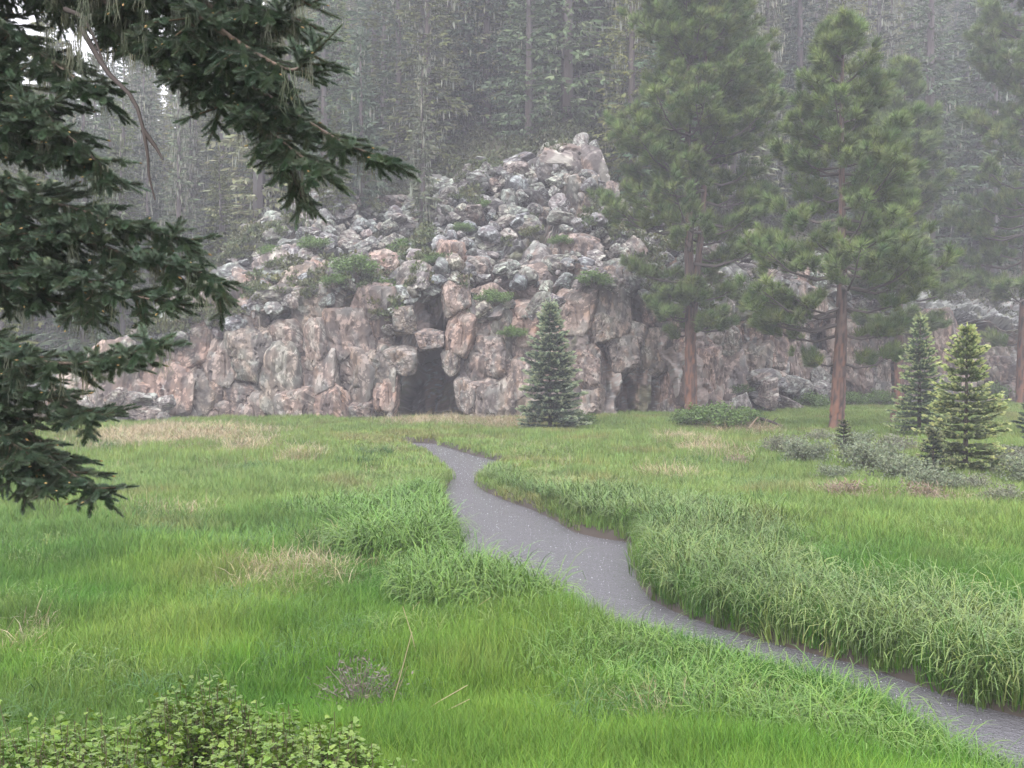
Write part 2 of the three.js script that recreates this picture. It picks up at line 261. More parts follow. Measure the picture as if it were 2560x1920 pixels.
function rockGeo(k, wall, detail = 12) { // an angular block: planes cut round a core, roughened, creased
  const R = rng(900 + k * 7 + (wall ? 500 : 0)), P = new THREE.IcosahedronGeometry(1, detail).attributes.position, g = new Geo(), planes = [], uv = [];
  if (wall) { for (const a of [[1, 0, 0], [-1, 0, 0], [0, 1, 0], [0, -1, 0], [0, 0, 1], [0, 0, -1]]) planes.push([V(a[0] + (R() - 0.5) * 0.5, a[1] + (R() - 0.5) * 0.6, a[2] + (R() - 0.5) * 0.5).normalize(), 0.72 + 0.2 * R()]); for (let i = 0; i < 9; i++) planes.push([dirRand(R), 0.84 + 0.26 * R()]); }
  else for (let i = 0; i < 13; i++) planes.push([dirRand(R), 0.66 + 0.32 * R()]);
  const C = rockCols, warm = k % 3 !== 2;
  for (let i = 0; i < P.count; i++) {
    const d = V(P.getX(i), P.getY(i), P.getZ(i)).normalize(); let r = 1.3, r2 = 1.3; for (const [n, o] of planes) { const c = n.dot(d); if (c > 0.05) { const q = o / c; if (q < r) { r2 = r; r = q; } else if (q < r2) r2 = q; } }
    r -= 0.03 * (1 - sstep(0, 0.1, r2 - r));                                   // worn edges
    const o = k * 11.3; r += (fbm(d.x * 2.2 + o, d.y * 2.2, d.z * 2.2, 4, 7) - 0.5) * 0.15 + (fbm(d.x * 9 + o, d.y * 9, d.z * 9, 2, 8) - 0.5) * 0.07;
    const cr = abs(2 * fbm(d.x * 1.9 + o, d.y * 1.2, d.z * 1.9, 2, 27) - 1); r -= 0.13 * (1 - sstep(0, 0.07, cr));   // a crack or two
    const st = abs(((d.y * 2.6 + 0.5 * fbm(d.x * 2, d.y, d.z * 2 + o, 2, 28)) % 1 + 1) % 1 - 0.5); r -= 0.05 * (1 - sstep(0, 0.06, st));          // bedding
    const li = fbm(d.x * 3 + o, d.y * 3, d.z * 3, 3, 19), pa = fbm(d.x * 1.6 + o, d.y * 1.6, d.z * 1.6, 3, 23), sn = fbm(d.x * 4.5 + o, d.y * 0.7, d.z * 4.5, 3, 29);
    let c = wall ? mix3(warm ? C.pink : C.tan, C.pale, pa * 0.6) : mix3(C.grey, warm ? C.tan : C.dark, pa * 0.55);
    c = mix3(c, C.rust, sstep(0.58, 0.7, fbm(d.x * 2 + o, d.y * 2, d.z * 2, 3, 33)) * (wall ? 0.5 : 0.3)); c = mix3(c, C.dark, sstep(0.5, 0.62, sn) * (wall ? 0.7 : 0.5)); c = mix3(c, C.lichen, sstep(0.52, 0.6, li) * (wall ? 0.4 : 0.95));
    const x = d.x * r, y = d.y * r, z = d.z * r; g.v(x, y, z, [c[0] * 1.5, c[1] * 1.5, c[2] * 1.5]); uv.push((x + z * 0.8) * 0.42 + o, (y + z * 0.45) * 0.42);
  }
  for (let i = 0; i < P.count; i += 3) g.tri(i, i + 1, i + 2);
  const b = g.build(false); b.setAttribute('uv', new THREE.Float32BufferAttribute(uv, 2)); return b;
}
const boulderGeos = [0, 1, 2, 3, 4, 5, 6, 7].map((k) => rockGeo(k, false)), blockGeos = [0, 1, 2, 3, 4, 5, 6, 7].map((k) => rockGeo(k, true)), pebbleGeo = rockGeo(9, false, 3), rubbleGeos = [12, 14, 17].map((k) => rockGeo(k, false, 6));
{
  const R = rng(31), mats = [[1, 1, 1], [0.86, 0.84, 0.84], [1.12, 1.08, 1.05], [0.95, 0.99, 0.95], [1.08, 0.97, 0.92]].map((c) => new THREE.MeshStandardMaterial({ vertexColors: true, roughness: 0.9, map: rockTex, color: new THREE.Color().setRGB(c[0] * 0.88, c[1] * 0.89, c[2] * 0.89) }));
  const hollow = (x, y, m) => [0, 1, 2, 5].some((k) => { const [cx, hw, y0, y1] = cracks[k]; return y < y1 + m * 0.7 && y > y0 - 0.5 && abs(x - cx) < hw * (1 - pow(clamp((y - y0) / (y1 - y0)), 3) * 0.6) + m; });
  let n = 0; const name = (w) => numbered(w ? 'rock_block' : 'boulder');
  const put = (wall, x, y, z, rx, ry, rz, tilt) => { const m = part(cliff, name(wall), (wall ? blockGeos : boulderGeos)[floor(R() * 8)], mats[floor(R() * 5)]); m.position.set(x, y, z); m.rotation.set((R() - 0.5) * tilt, wall ? (R() - 0.5) * 0.9 + (R() < 0.5 ? PI : 0) : R() * 6.28, (R() - 0.5) * tilt); m.scale.set(rx, ry, rz); n++; };
  // the wall: tall joints of rock shoulder to shoulder
  for (let row = 0; row < 4; row++) for (let x = -20.5; x < 35; x += lerp(0.95, 1.9, R()) * (x > 17 ? 1.5 : 1)) {
    const s = 0.06 + row * 0.115 + (R() - 0.5) * 0.08, b = cliffPoint(x, s); if (b.p.y > 6.8 || (row > 2 && R() < 0.25) || (x > 17 && row > 2)) continue;
    const big = pow(R(), 1.2), rx = lerp(0.7, 1.5, big), ry = rx * lerp(0.95, 1.75, R()); if (hollow(x, b.p.y, rx * 0.75)) continue;
    put(true, x, b.p.y, b.p.z - 0.45 * rx - 0.35 * R() + (R() < 0.2 ? 0.45 : 0), rx, ry, rx * lerp(0.75, 1.0, R()), 0.28);
  }
  for (const [px, py, rx, ry] of [[985, 640, 0.75, 1.0], [1000, 720, 0.8, 1.3], [868, 775, 0.85, 0.8], [870, 690, 0.7, 0.8], [1040, 850, 1.2, 0.9], [1008, 850, 0.6, 1.0], [835, 850, 0.7, 1.2], [800, 800, 0.9, 1.3], [1060, 770, 0.9, 1.1], [928, 735, 0.75, 0.6], [975, 775, 0.5, 0.75]]) { const p = atDist(px, py, 49.7); put(true, p.x, p.y, p.z - rx * 0.6, rx, ry, rx, 0.25); }  // the blocks framing the cave
  for (let k = 0; k < 34; k++) { const x = lerp(-18.5, 17, (k + R()) / 34), s = 0.4 + 0.17 * R(), b = cliffPoint(x, s), r = lerp(0.75, 1.35, R()); if (b.p.y < 2) continue; put(R() < 0.6, x, b.p.y - 0.2, b.p.z - 0.45 * r, r, r * lerp(0.8, 1.5, R()), r * 0.9, 0.5); }
  // the slope above: boulders heaped up to the crest
  while (n < 275) {
    const x = lerp(-20, 22, R()), s = 0.4 + 0.52 * pow(R(), 0.85), b = cliffPoint(x, s), r = 0.45 + 0.85 * pow(R(), 1.9); if (b.p.y < 1.5) continue;
    put(R() < 0.13, x, b.p.y - r * 0.15, b.p.z - r * 0.3, r * lerp(0.85, 1.4, R()), r * lerp(0.6, 1.15, R()), r * lerp(0.8, 1.2, R()), 0.8);
  }
  for (const [x, y, r, ry] of [[3.1, 13.7, 1.7, 1.6], [4.4, 13.0, 1.2, 1.7], [1.9, 13.3, 1.1, 1.0], [3.6, 11.6, 1.4, 1.8], [0.2, 13.2, 1.1, 0.8], [-2, 12.7, 1.2, 0.7], [5.1, 11.6, 0.9, 1.5]]) put(y < 12.5, x, y, -dBase(x) - setBack(x) + 0.6 - (13.5 - y) * -0.6, r, ry, r, 0.3);   // the crag top
  for (let k = 0; k < 9; k++) { const x = lerp(-19.5, -15.5, R()); put(false, x, 0.2 + R() * 0.9, -dBase(x) + 0.6 + R() * 0.8, 0.45 + R() * 0.5, 0.35 + R() * 0.3, 0.5, 0.5); }
  for (let k = 0; k < 15; k++) { const x = lerp(11.5, 18.5, R()); put(false, x, 0.2 + R() * 1.5, -dBase(x) + 0.7 + R() * 1.2, 0.5 + R() * 0.6, 0.4 + R() * 0.4, 0.6, 0.5); }
  // loose stones too small to pick apart
  const list = [], m = new THREE.Matrix4(), q = new THREE.Quaternion(), e = new THREE.Euler();
  while (list.length < 1000) { const x = lerp(-21, 24, R()), foot = R() < 0.02, s = foot ? 0.03 : 0.4 + 0.52 * R(), b = cliffPoint(x, s), r = 0.08 + 0.24 * pow(R(), 2.5); if (b.p.y < 0.4 && !foot) continue; e.set(R() * 6, R() * 6, R() * 6); q.setFromEuler(e); const p = foot ? V(x, r * 0.3, -dBase(x) + 0.3 + R() * 1.4) : V(x, b.p.y + 0.25 * (R() - 0.3), b.p.z + 0.2 + 0.5 * R()); list.push([m.clone().compose(p, q, V(r * 1.2, r, r)), new THREE.Color().setRGB(...vary([1, 0.97, 0.95], R, 0.25))]); }
  instances(cliff, 'loose_stones', pebbleGeo, mats[0], list);
  for (let v = 0; v < 3; v++) { const l2 = []; for (let k = 0; k < 260; k++) { const x = lerp(-20, 22, R()), s = 0.4 + 0.53 * R(), b = cliffPoint(x, s), r = 0.24 + 0.34 * pow(R(), 1.5); if (b.p.y < 2) continue; e.set((R() - 0.5) * 0.9, R() * 6.28, (R() - 0.5) * 0.9); q.setFromEuler(e); l2.push([m.clone().compose(V(x, b.p.y + 0.3 * (R() - 0.3), b.p.z + 0.1 + 0.55 * R()), q, V(r * lerp(0.9, 1.6, R()), r * lerp(0.6, 1.1, R()), r)), new THREE.Color().setRGB(...vary([1, 0.98, 0.96], R, 0.3))]); } instances(cliff, 'rubble', rubbleGeos[v], mats[0], l2); }
}
// ------------------------------------------------------------------ the wooded hill behind
const hillSlope = (x, d) => lerp(0.16, 0.6, sstep(-0.30, -0.02, x / d));
function hillY(x, z) { const d = -z, c = dBase(x) + 0.7 + setBack(x), k = d - c; return cliffH(x) - 1.3 + (k > 0 ? k * hillSlope(x, d) : k * 1.1) + (fbm(x * 0.06, 0, z * 0.06, 3, 5) - 0.5) * 5 * sstep(3, 20, k); }
{
  const g = new Geo(), nx = 130, nz = 100;
  for (let j = 0; j <= nz; j++) for (let i = 0; i <= nx; i++) { const x = lerp(-120, 120, i / nx), d0 = dBase(x) + 0.7 + setBack(x) - 8, z = -lerp(d0, 175, j / nz), n = fbm(x * 0.5, 0, z * 0.5, 4, 3); g.v(x, hillY(x, z), z, mix3([0.05, 0.06, 0.03], [0.1, 0.085, 0.065], n)); }
  for (let j = 0; j < nz; j++) for (let i = 0; i < nx; i++) { const a = j * (nx + 1) + i; g.quad(a, a + 1, a + nx + 2, a + nx + 1); }
  const m = shade(new THREE.Mesh(g.build(true), M.matte)); m.name = 'hillside'; scene.add(info(m, 'steep wooded hillside rising behind the cliff into the rain', 'hillside', null, 'structure'));
}
// far conifers: several kinds, each with trunk, crown and hanging lichen
function conifer(seed, h, R0, opt = {}) {
  const R = rng(seed), { droop = 0.35, base = 0.03, lichen = 60, col = [0.05, 0.07, 0.04], bare = 0, spray = 0.46, gap = 0.33, per = 7, fill = 10 } = opt;
  const wood = new Geo(), fol = new Geo(), lic = new Geo(), bark = [0.10, 0.085, 0.08];
  wood.tube([V(0, -0.6, 0), V(0.03, h * 0.3, 0), V(-0.02, h * 0.7, 0.03), V(0, h, 0)], (t) => lerp(h * 0.013 + 0.05, 0.015, t), 7, (p) => vary(bark, R, 0.2));
  for (let y = h * base; y < h - 0.2; y += gap * (0.7 + 0.6 * R())) {
    const t = (y - h * base) / (h * (1 - base)), prof = pow(1 - t, 0.75) * sstep(-0.1, 0.12, t);
    for (let b = 0; b < per; b++) {
      const a = R() * 2 * PI, L = max(0.25, R0 * prof * (0.5 + 0.65 * R()) * (0.85 + 0.3 * vnoise(a * 0.8, y * 1.5, seed))), out = V(cos(a), 0, sin(a));
      if (R() < 0.08) continue;
      const tip = V(out.x * L, y + L * (0.22 - droop) * (1 - t) + 0.25 * L * t, out.z * L), mid = V(out.x * L * 0.5, y + 0.08 * L, out.z * L * 0.5);
      if (L > 0.7 && (b & 1)) wood.tube([V(0, y, 0), mid, tip], (q) => lerp(0.035, 0.008, q), 3, bark);
      const n = max(2, Math.round(fill * (0.4 + 0.6 * L / R0)));
      if (R() > bare) for (let k = 0; k < n; k++) {
        const q = 0.2 + 0.8 * (k + R()) / n, o = V().lerpVectors(V(0, y, 0), tip, q); o.y += 0.3 * L * q * (1 - q);
        const sgn = R() < 0.5 ? 1 : -1, d = V(out.x * (0.5 + R()) - out.z * sgn * R() * 1.1, -0.25 - 0.5 * R() * droop + 0.5 * t, out.z * (0.5 + R()) + out.x * sgn * R() * 1.1).normalize();
        const l = spray * (0.6 + 0.8 * R()) * (0.55 + 0.45 * prof), c = vary(col, R, 0.35);
        fol.leaf(o, d, sideOf(d, R), l, l * 0.17, c); const d2 = V(d.x * 0.5, d.y - 0.7, d.z * 0.5).normalize(); fol.leaf(o, d2, sideOf(d2, R), l * 0.7, l * 0.15, vary(col, R, 0.35));
      }
      if (R() < lichen / 300) for (let k = 0; k < 3; k++) { const q = 0.3 + 0.7 * R(), o = V().lerpVectors(V(0, y, 0), tip, q), l = 0.35 + R() * 0.7; lic.leaf(o, V(R() * 0.16 - 0.08, -1, R() * 0.16 - 0.08), sideOf(V(0, 1, 0), R), l, 0.025 + R() * 0.03, vary([0.31, 0.32, 0.25], R, 0.3)); }
    }
  }
  for (let k = 0; k < 5; k++) { const d = V(R() * 0.5 - 0.25, 1, R() * 0.5 - 0.25).normalize(); fol.leaf(V(0, h - 0.5, 0), d, sideOf(d, R), 0.7, 0.08, vary(col, R)); }
  return { wood: wood.build(), fol: fol.build(), lic: lic.build(), hasLic: lic.i.length > 0 };
}
function conifers(name, label, category, kind) { const o = new THREE.Group(); o.name = name; part(o, 'trunk', kind.wood, M.wood); part(o, 'crown', kind.fol, M.needle); if (kind.hasLic) part(o, 'hanging_lichen', kind.lic, M.lichen, 'stuff'); return info(o, label, category); }
const olive = [0.14, 0.155, 0.062], blueg = [0.09, 0.125, 0.078], greyg = [0.15, 0.165, 0.11];
const kinds = [
  conifer(1, 23, 2.7, { col: olive, lichen: 40 }), conifer(2, 26, 2.9, { col: blueg, lichen: 30 }), conifer(3, 21, 2.5, { col: greyg, lichen: 150 }), conifer(4, 25, 3.2, { col: olive, lichen: 90, droop: 0.5 }),
  conifer(5, 19, 2.6, { col: blueg, lichen: 15 }), conifer(6, 24, 2.2, { col: greyg, lichen: 200, bare: 0.3 }), conifer(7, 14, 2.0, { col: [0.12, 0.14, 0.05], lichen: 20 }),
];
{
  const R = rng(404), placed = [], F_GROUP = 'conifers of the hillside forest behind the cliff';
  const kindLabel = ['tall olive green conifer', 'tall blue green conifer', 'grey conifer hung with lichen', 'broad drooping olive conifer', 'bushy blue green conifer', 'sparse lichen draped conifer', 'shorter yellow green conifer'];
  const protos = kinds.map((k, i) => conifers('forest_conifer', kindLabel[i], 'conifer', k));
  const tints = [[0.6, 0.65, 0.68], [0.8, 0.82, 0.8], [1.0, 1.0, 0.92], [1.2, 1.18, 1.05], [1.5, 1.42, 1.15], [1.05, 1.2, 1.05]].map((c) => { const m = M.needle.clone(); m.color.setRGB(...c); return m; });
  const add = (k, x, z, sc, label, y = hillY(x, z)) => { const c = protos[k].clone(); c.children[1].material = tints[floor(R() * tints.length)]; c.name = numbered('forest_conifer'); c.userData = { label, category: 'conifer', group: F_GROUP }; c.position.set(x, y - 0.2, z); c.rotation.y = R() * 6.28; c.scale.set(sc * (1.1 + 0.35 * R()), sc, sc * (1.1 + 0.35 * R())); scene.add(c); placed.push([x, z]); };
  const marks = [[60, 'far left behind the near boughs'], [140, 'left behind the near spruce boughs'], [215, 'above the left end of the cliff'], [285, 'above the left shoulder of the cliff'], [345, 'in the pale gap'], [410, 'right of the pale gap'], [470, 'left above the cave'], [530, 'left of the crag top'], [590, 'right behind the crag top'], [640, 'right of the crag top'], [700, 'behind the forked pine'], [770, 'between the two big pines'], [850, 'behind the full crowned pine'], [930, 'behind the slim pine'], [1000, 'near the right edge'], [9999, 'cut by the right edge']];
  const where = (x, d) => { const px = 512 + x / d * F; return marks.find((m) => px < m[0])[1]; };
  // ranks of trees going up the slope
  for (let d0 = 61; d0 < 104; d0 += 4.6) {
    const half = d0 * 0.53, n = floor(2 * half / 3.3);
    for (let i = 0; i < n; i++) {
      const x = -half + (i + 0.15 + 0.7 * R()) * 3.3 + 1.2 * sin(d0), d = d0 + (R() - 0.5) * 4, z = -d, edge = dBase(x) + 0.7 + setBack(x) + 1.2;
      if (d < edge || placed.some(([a, b]) => Math.hypot(a - x, b - z) < 2.2)) continue;
      const k = floor(R() * 7), px = 512 + x / d * F;
      add(k, x, z, (0.75 + 0.45 * R()) * (px < 430 ? 0.92 : 1), kindLabel[k] + ' ' + where(x, d) + (d0 < 68 ? ', lowest row' : d0 < 77 ? ', second row' : d0 < 86 ? ', third row' : d0 < 95 ? ', fourth row' : ', highest row'));
    }
  }
  for (const [px, d, k, sc] of [[535, 69, 5, 0.8], [552, 73, 3, 1], [566, 79, 0, 1.05], [582, 72, 2, 0.95], [600, 76, 1, 1], [618, 70, 5, 0.9], [560, 88, 1, 1.1], [592, 86, 3, 1.05], [510, 71, 3, 0.9], [468, 70, 2, 0.95], [428, 66, 0, 0.8], [632, 74, 2, 1]]) { const x = (px - 512) / F * d; add(k, x, -d, sc, kindLabel[k] + ' ' + where(x, d) + (d < 72 ? ', closest to the rock' : d < 80 ? ', just up the slope' : ', further up the slope')); }
  { const g = new Geo(), Ru = rng(92); for (let k = 0; k < 130; k++) { const d = dirRand(Ru); d.y = abs(d.y) + 0.2; d.normalize(); const o = V((Ru() - 0.5) * 1.2, Ru() * 0.7, (Ru() - 0.5) * 1.2), l = 0.09 + 0.12 * Ru(); g.leaf(o, d, sideOf(d, Ru), l, l * 0.28, vary([1, 1, 1], Ru, 0.35)); }
    const list = [], m2 = new THREE.Matrix4(), q2 = new THREE.Quaternion(); for (let k = 0; k < 5200; k++) { const d = 60 + 55 * pow(Ru(), 1.5), x = (Ru() * 2 - 1) * d * 0.56, kk = 0.6 + 1.1 * Ru(); if (d < dBase(x) + 0.7 + setBack(x) - 1) continue; q2.setFromAxisAngle(V(0, 1, 0), Ru() * 6.28); list.push([m2.clone().compose(V(x, hillY(x, -d) - 0.1, -d), q2, V(kk, kk, kk)), new THREE.Color().setRGB(...vary(mix3([0.06, 0.075, 0.03], [0.11, 0.12, 0.06], Ru()), Ru, 0.3))]); }
    info(instances(scene, 'forest_undergrowth', g.build(), M.leaf, list), 'undergrowth covering the slope between the conifers', 'undergrowth'); }
  { const by = {}; for (const o of scene.children) if (o.userData.group === F_GROUP) (by[o.userData.label] ??= []).push(o);
    for (const l of Object.values(by)) if (l.length > 1) { l.sort((a, b) => a.position.x / -a.position.z - b.position.x / -b.position.z); l.forEach((o, i) => { o.userData.label += l.length === 2 ? (i ? ', right one' : ', left one') : [', left one', ', middle one', ', right one'][min(i, 2)]; }); } }
  // the far part of the wood, which reads as one mass
  const far = new THREE.Group(); far.name = 'distant_forest'; scene.add(info(far, 'pale mass of conifers high on the hillside, fading into rain', 'forest', null, 'stuff'));
  const lists = kinds.map(() => []), q = new THREE.Quaternion(), m = new THREE.Matrix4();
  for (let d0 = 104; d0 < 168; d0 += 5) { const half = d0 * 0.56, n = floor(2 * half / 4.4); for (let i = 0; i < n; i++) { const x = -half + (i + R()) * 4.4, d = d0 + (R() - 0.5) * 5, k = floor(R() * 7), s = (0.75 + 0.5 * R()) * (x / d < -0.1 ? 1.05 : 1); q.setFromAxisAngle(V(0, 1, 0), R() * 6.28); lists[k].push([m.clone().compose(V(x, hillY(x, -d) - 0.3, -d), q, V(s, s, s))]); } }
  kinds.forEach((k, i) => { if (!lists[i].length) return; instances(far, 'conifer_crowns', k.fol, M.needle, lists[i]); instances(far, 'conifer_trunks', k.wood, M.wood, lists[i]); if (k.hasLic) instances(far, 'conifer_lichen', k.lic, M.lichen, lists[i]); });
}

// ------------------------------------------------------------------ young spruces on the meadow
function youngSpruce(seed, h, R0, col, tipCol, opt = {}) {
  const R = rng(seed), { gap = 0.24, per = 10, tw = 0.15, bw = 0.034 } = opt, wood = new Geo(), fol = new Geo(), tips = new Geo(), bark = [0.09, 0.07, 0.055];
  wood.tube([V(0, -0.2, 0), V(0, h * 0.5, 0), V(0, h, 0)], (t) => lerp(h * 0.014 + 0.02, 0.008, t), 8, (p) => vary(bark, R));
  const brush = (g, o, d, l, w, c) => { const s = sideOf(d, R), s2 = V().crossVectors(d, s); g.leaf(o, d, s, l, w, c); g.leaf(o, d, s2, l, w, c); };
  for (let y = h * 0.03; y < h * 0.97; y += gap * (0.75 + 0.5 * R()) * lerp(1, 0.6, y / h)) {
    const t = y / h, prof = pow(1 - t, 0.8) * sstep(-0.12, 0.1, t), n = Math.round(per * lerp(1, 0.6, t));
    for (let b = 0; b < n; b++) {
      const a = (b + R() * 0.8) / n * 2 * PI, L = max(0.1, R0 * prof * (0.55 + 0.6 * R())), out = V(cos(a), 0, sin(a)); if (R() < 0.16) continue; const acr = V(-sin(a), 0, cos(a)), lift = lerp(-0.06, 0.7, t * t) + (R() - 0.5) * 0.28;
      const at = (q) => V(out.x * L * q, y + L * (lift * q + 0.16 * q * q - 0.10 * q), out.z * L * q);
      wood.tube([V(0, y, 0), at(0.5), at(0.95)], (q) => lerp(0.016, 0.004, q), 3, bark);
      const m = max(3, floor(L / 0.05));
      for (let k = 0; k < m; k++) {
        const q = 0.12 + 0.88 * k / (m - 1), o = at(q), reach = tw * (0.5 + 1.5 * (1 - q) * min(1, L)) ;
        for (const sg of [-1, 1]) {
          const d = V(out.x + acr.x * sg * (0.8 + 0.3 * R()), (R() - 0.5) * 0.7 + 0.2 * t, out.z + acr.z * sg * (0.8 + 0.3 * R())).normalize(), c = vary(col, R, 0.3);
          brush(fol, o, d, reach * (0.8 + 0.5 * R()), bw, c);
          if (R() < 0.6) { const e = o.clone().addScaledVector(d, reach * (0.6 + 0.4 * R())); const d2 = V(d.x + out.x * 0.8, d.y + 0.15, d.z + out.z * 0.8).normalize(); brush(q > 0.55 || R() < 0.35 ? tips : fol, e, d2, tw * 0.7, bw * 0.95, vary(q > 0.55 || R() < 0.35 ? tipCol : col, R, 0.2)); }
        }
        if (k === m - 1) brush(tips, o, V(out.x, lift + 0.12, out.z).normalize(), tw, bw, vary(tipCol, R, 0.15));
      }
    }
  }
  const lead = [V(0, 1, 0), ...[0, 1, 2, 3, 4].map((k) => V(cos(k * 1.3) * 0.7, 1, sin(k * 1.3) * 0.7).normalize())];
  for (const d of lead) for (let k = 0; k < 5; k++) { const o = V(0, h * 0.955, 0).addScaledVector(d, k * 0.055 * h / 4); brush(tips, o, d, 0.11 * h / 4, 0.02, vary(tipCol, R, 0.1)); }
  return { wood: wood.build(), fol: fol.build(), tips: tips.build() };
}
function plantSpruce(k, label, p, turn) { const o = thing('young_spruce', label, 'spruce', p, turn); part(o, 'trunk', k.wood, M.wood); part(o, 'crown', k.fol, M.needle); info(part(o, 'new_shoots', k.tips, M.needle, 'stuff'), 'fresh pale shoots at the branch tips'); return o; }
const onGround = (px, py) => { let p = onLevel(px, py, 0); for (let i = 0; i < 3; i++) p = onLevel(px, py, ground(p.x, p.z)); return p; };
plantSpruce(youngSpruce(11, 5.3, 1.55, [0.105, 0.15, 0.095], [0.32, 0.37, 0.23], { gap: 0.29, per: 14, tw: 0.24, bw: 0.055 }), 'blue green young spruce standing alone before the cliff by the stream head', onGround(1188, 930), 0.4);
plantSpruce(youngSpruce(12, 3.75, 1.35, [0.15, 0.2, 0.08], [0.42, 0.46, 0.2], { gap: 0.24, per: 14, bw: 0.038 }), 'young spruce with bright yellow tips among the sagebrush, nearer of the pair', onGround(2085, 1035), 1.1);
plantSpruce(youngSpruce(13, 4.4, 1.15, [0.12, 0.18, 0.09], [0.36, 0.42, 0.2], { gap: 0.27, per: 13, tw: 0.18, bw: 0.045 }), 'slimmer dark green young spruce, behind the yellow tipped one', onGround(1985, 950), 2.2);
plantSpruce(youngSpruce(14, 1.3, 0.6, [0.05, 0.075, 0.045], [0.2, 0.22, 0.11], { gap: 0.14, per: 9, tw: 0.11 }), 'knee high spruce sapling at the left foot of the yellow tipped spruce', onGround(2015, 1050), 2.2);
plantSpruce(youngSpruce(15, 1.1, 0.4, [0.06, 0.085, 0.04], [0.15, 0.16, 0.08], { gap: 0.14, per: 7, tw: 0.1 }), 'tiny spruce sapling beside the bushes below the forked pine', onGround(1822, 1000 - 10), 0.2);
plantSpruce(youngSpruce(16, 2.6, 0.9, [0.04, 0.06, 0.045], [0.09, 0.12, 0.07], { gap: 0.22, per: 9 }), 'dark young spruce cut off by the right edge of the photo', onGround(2245, 1010), 0.2);

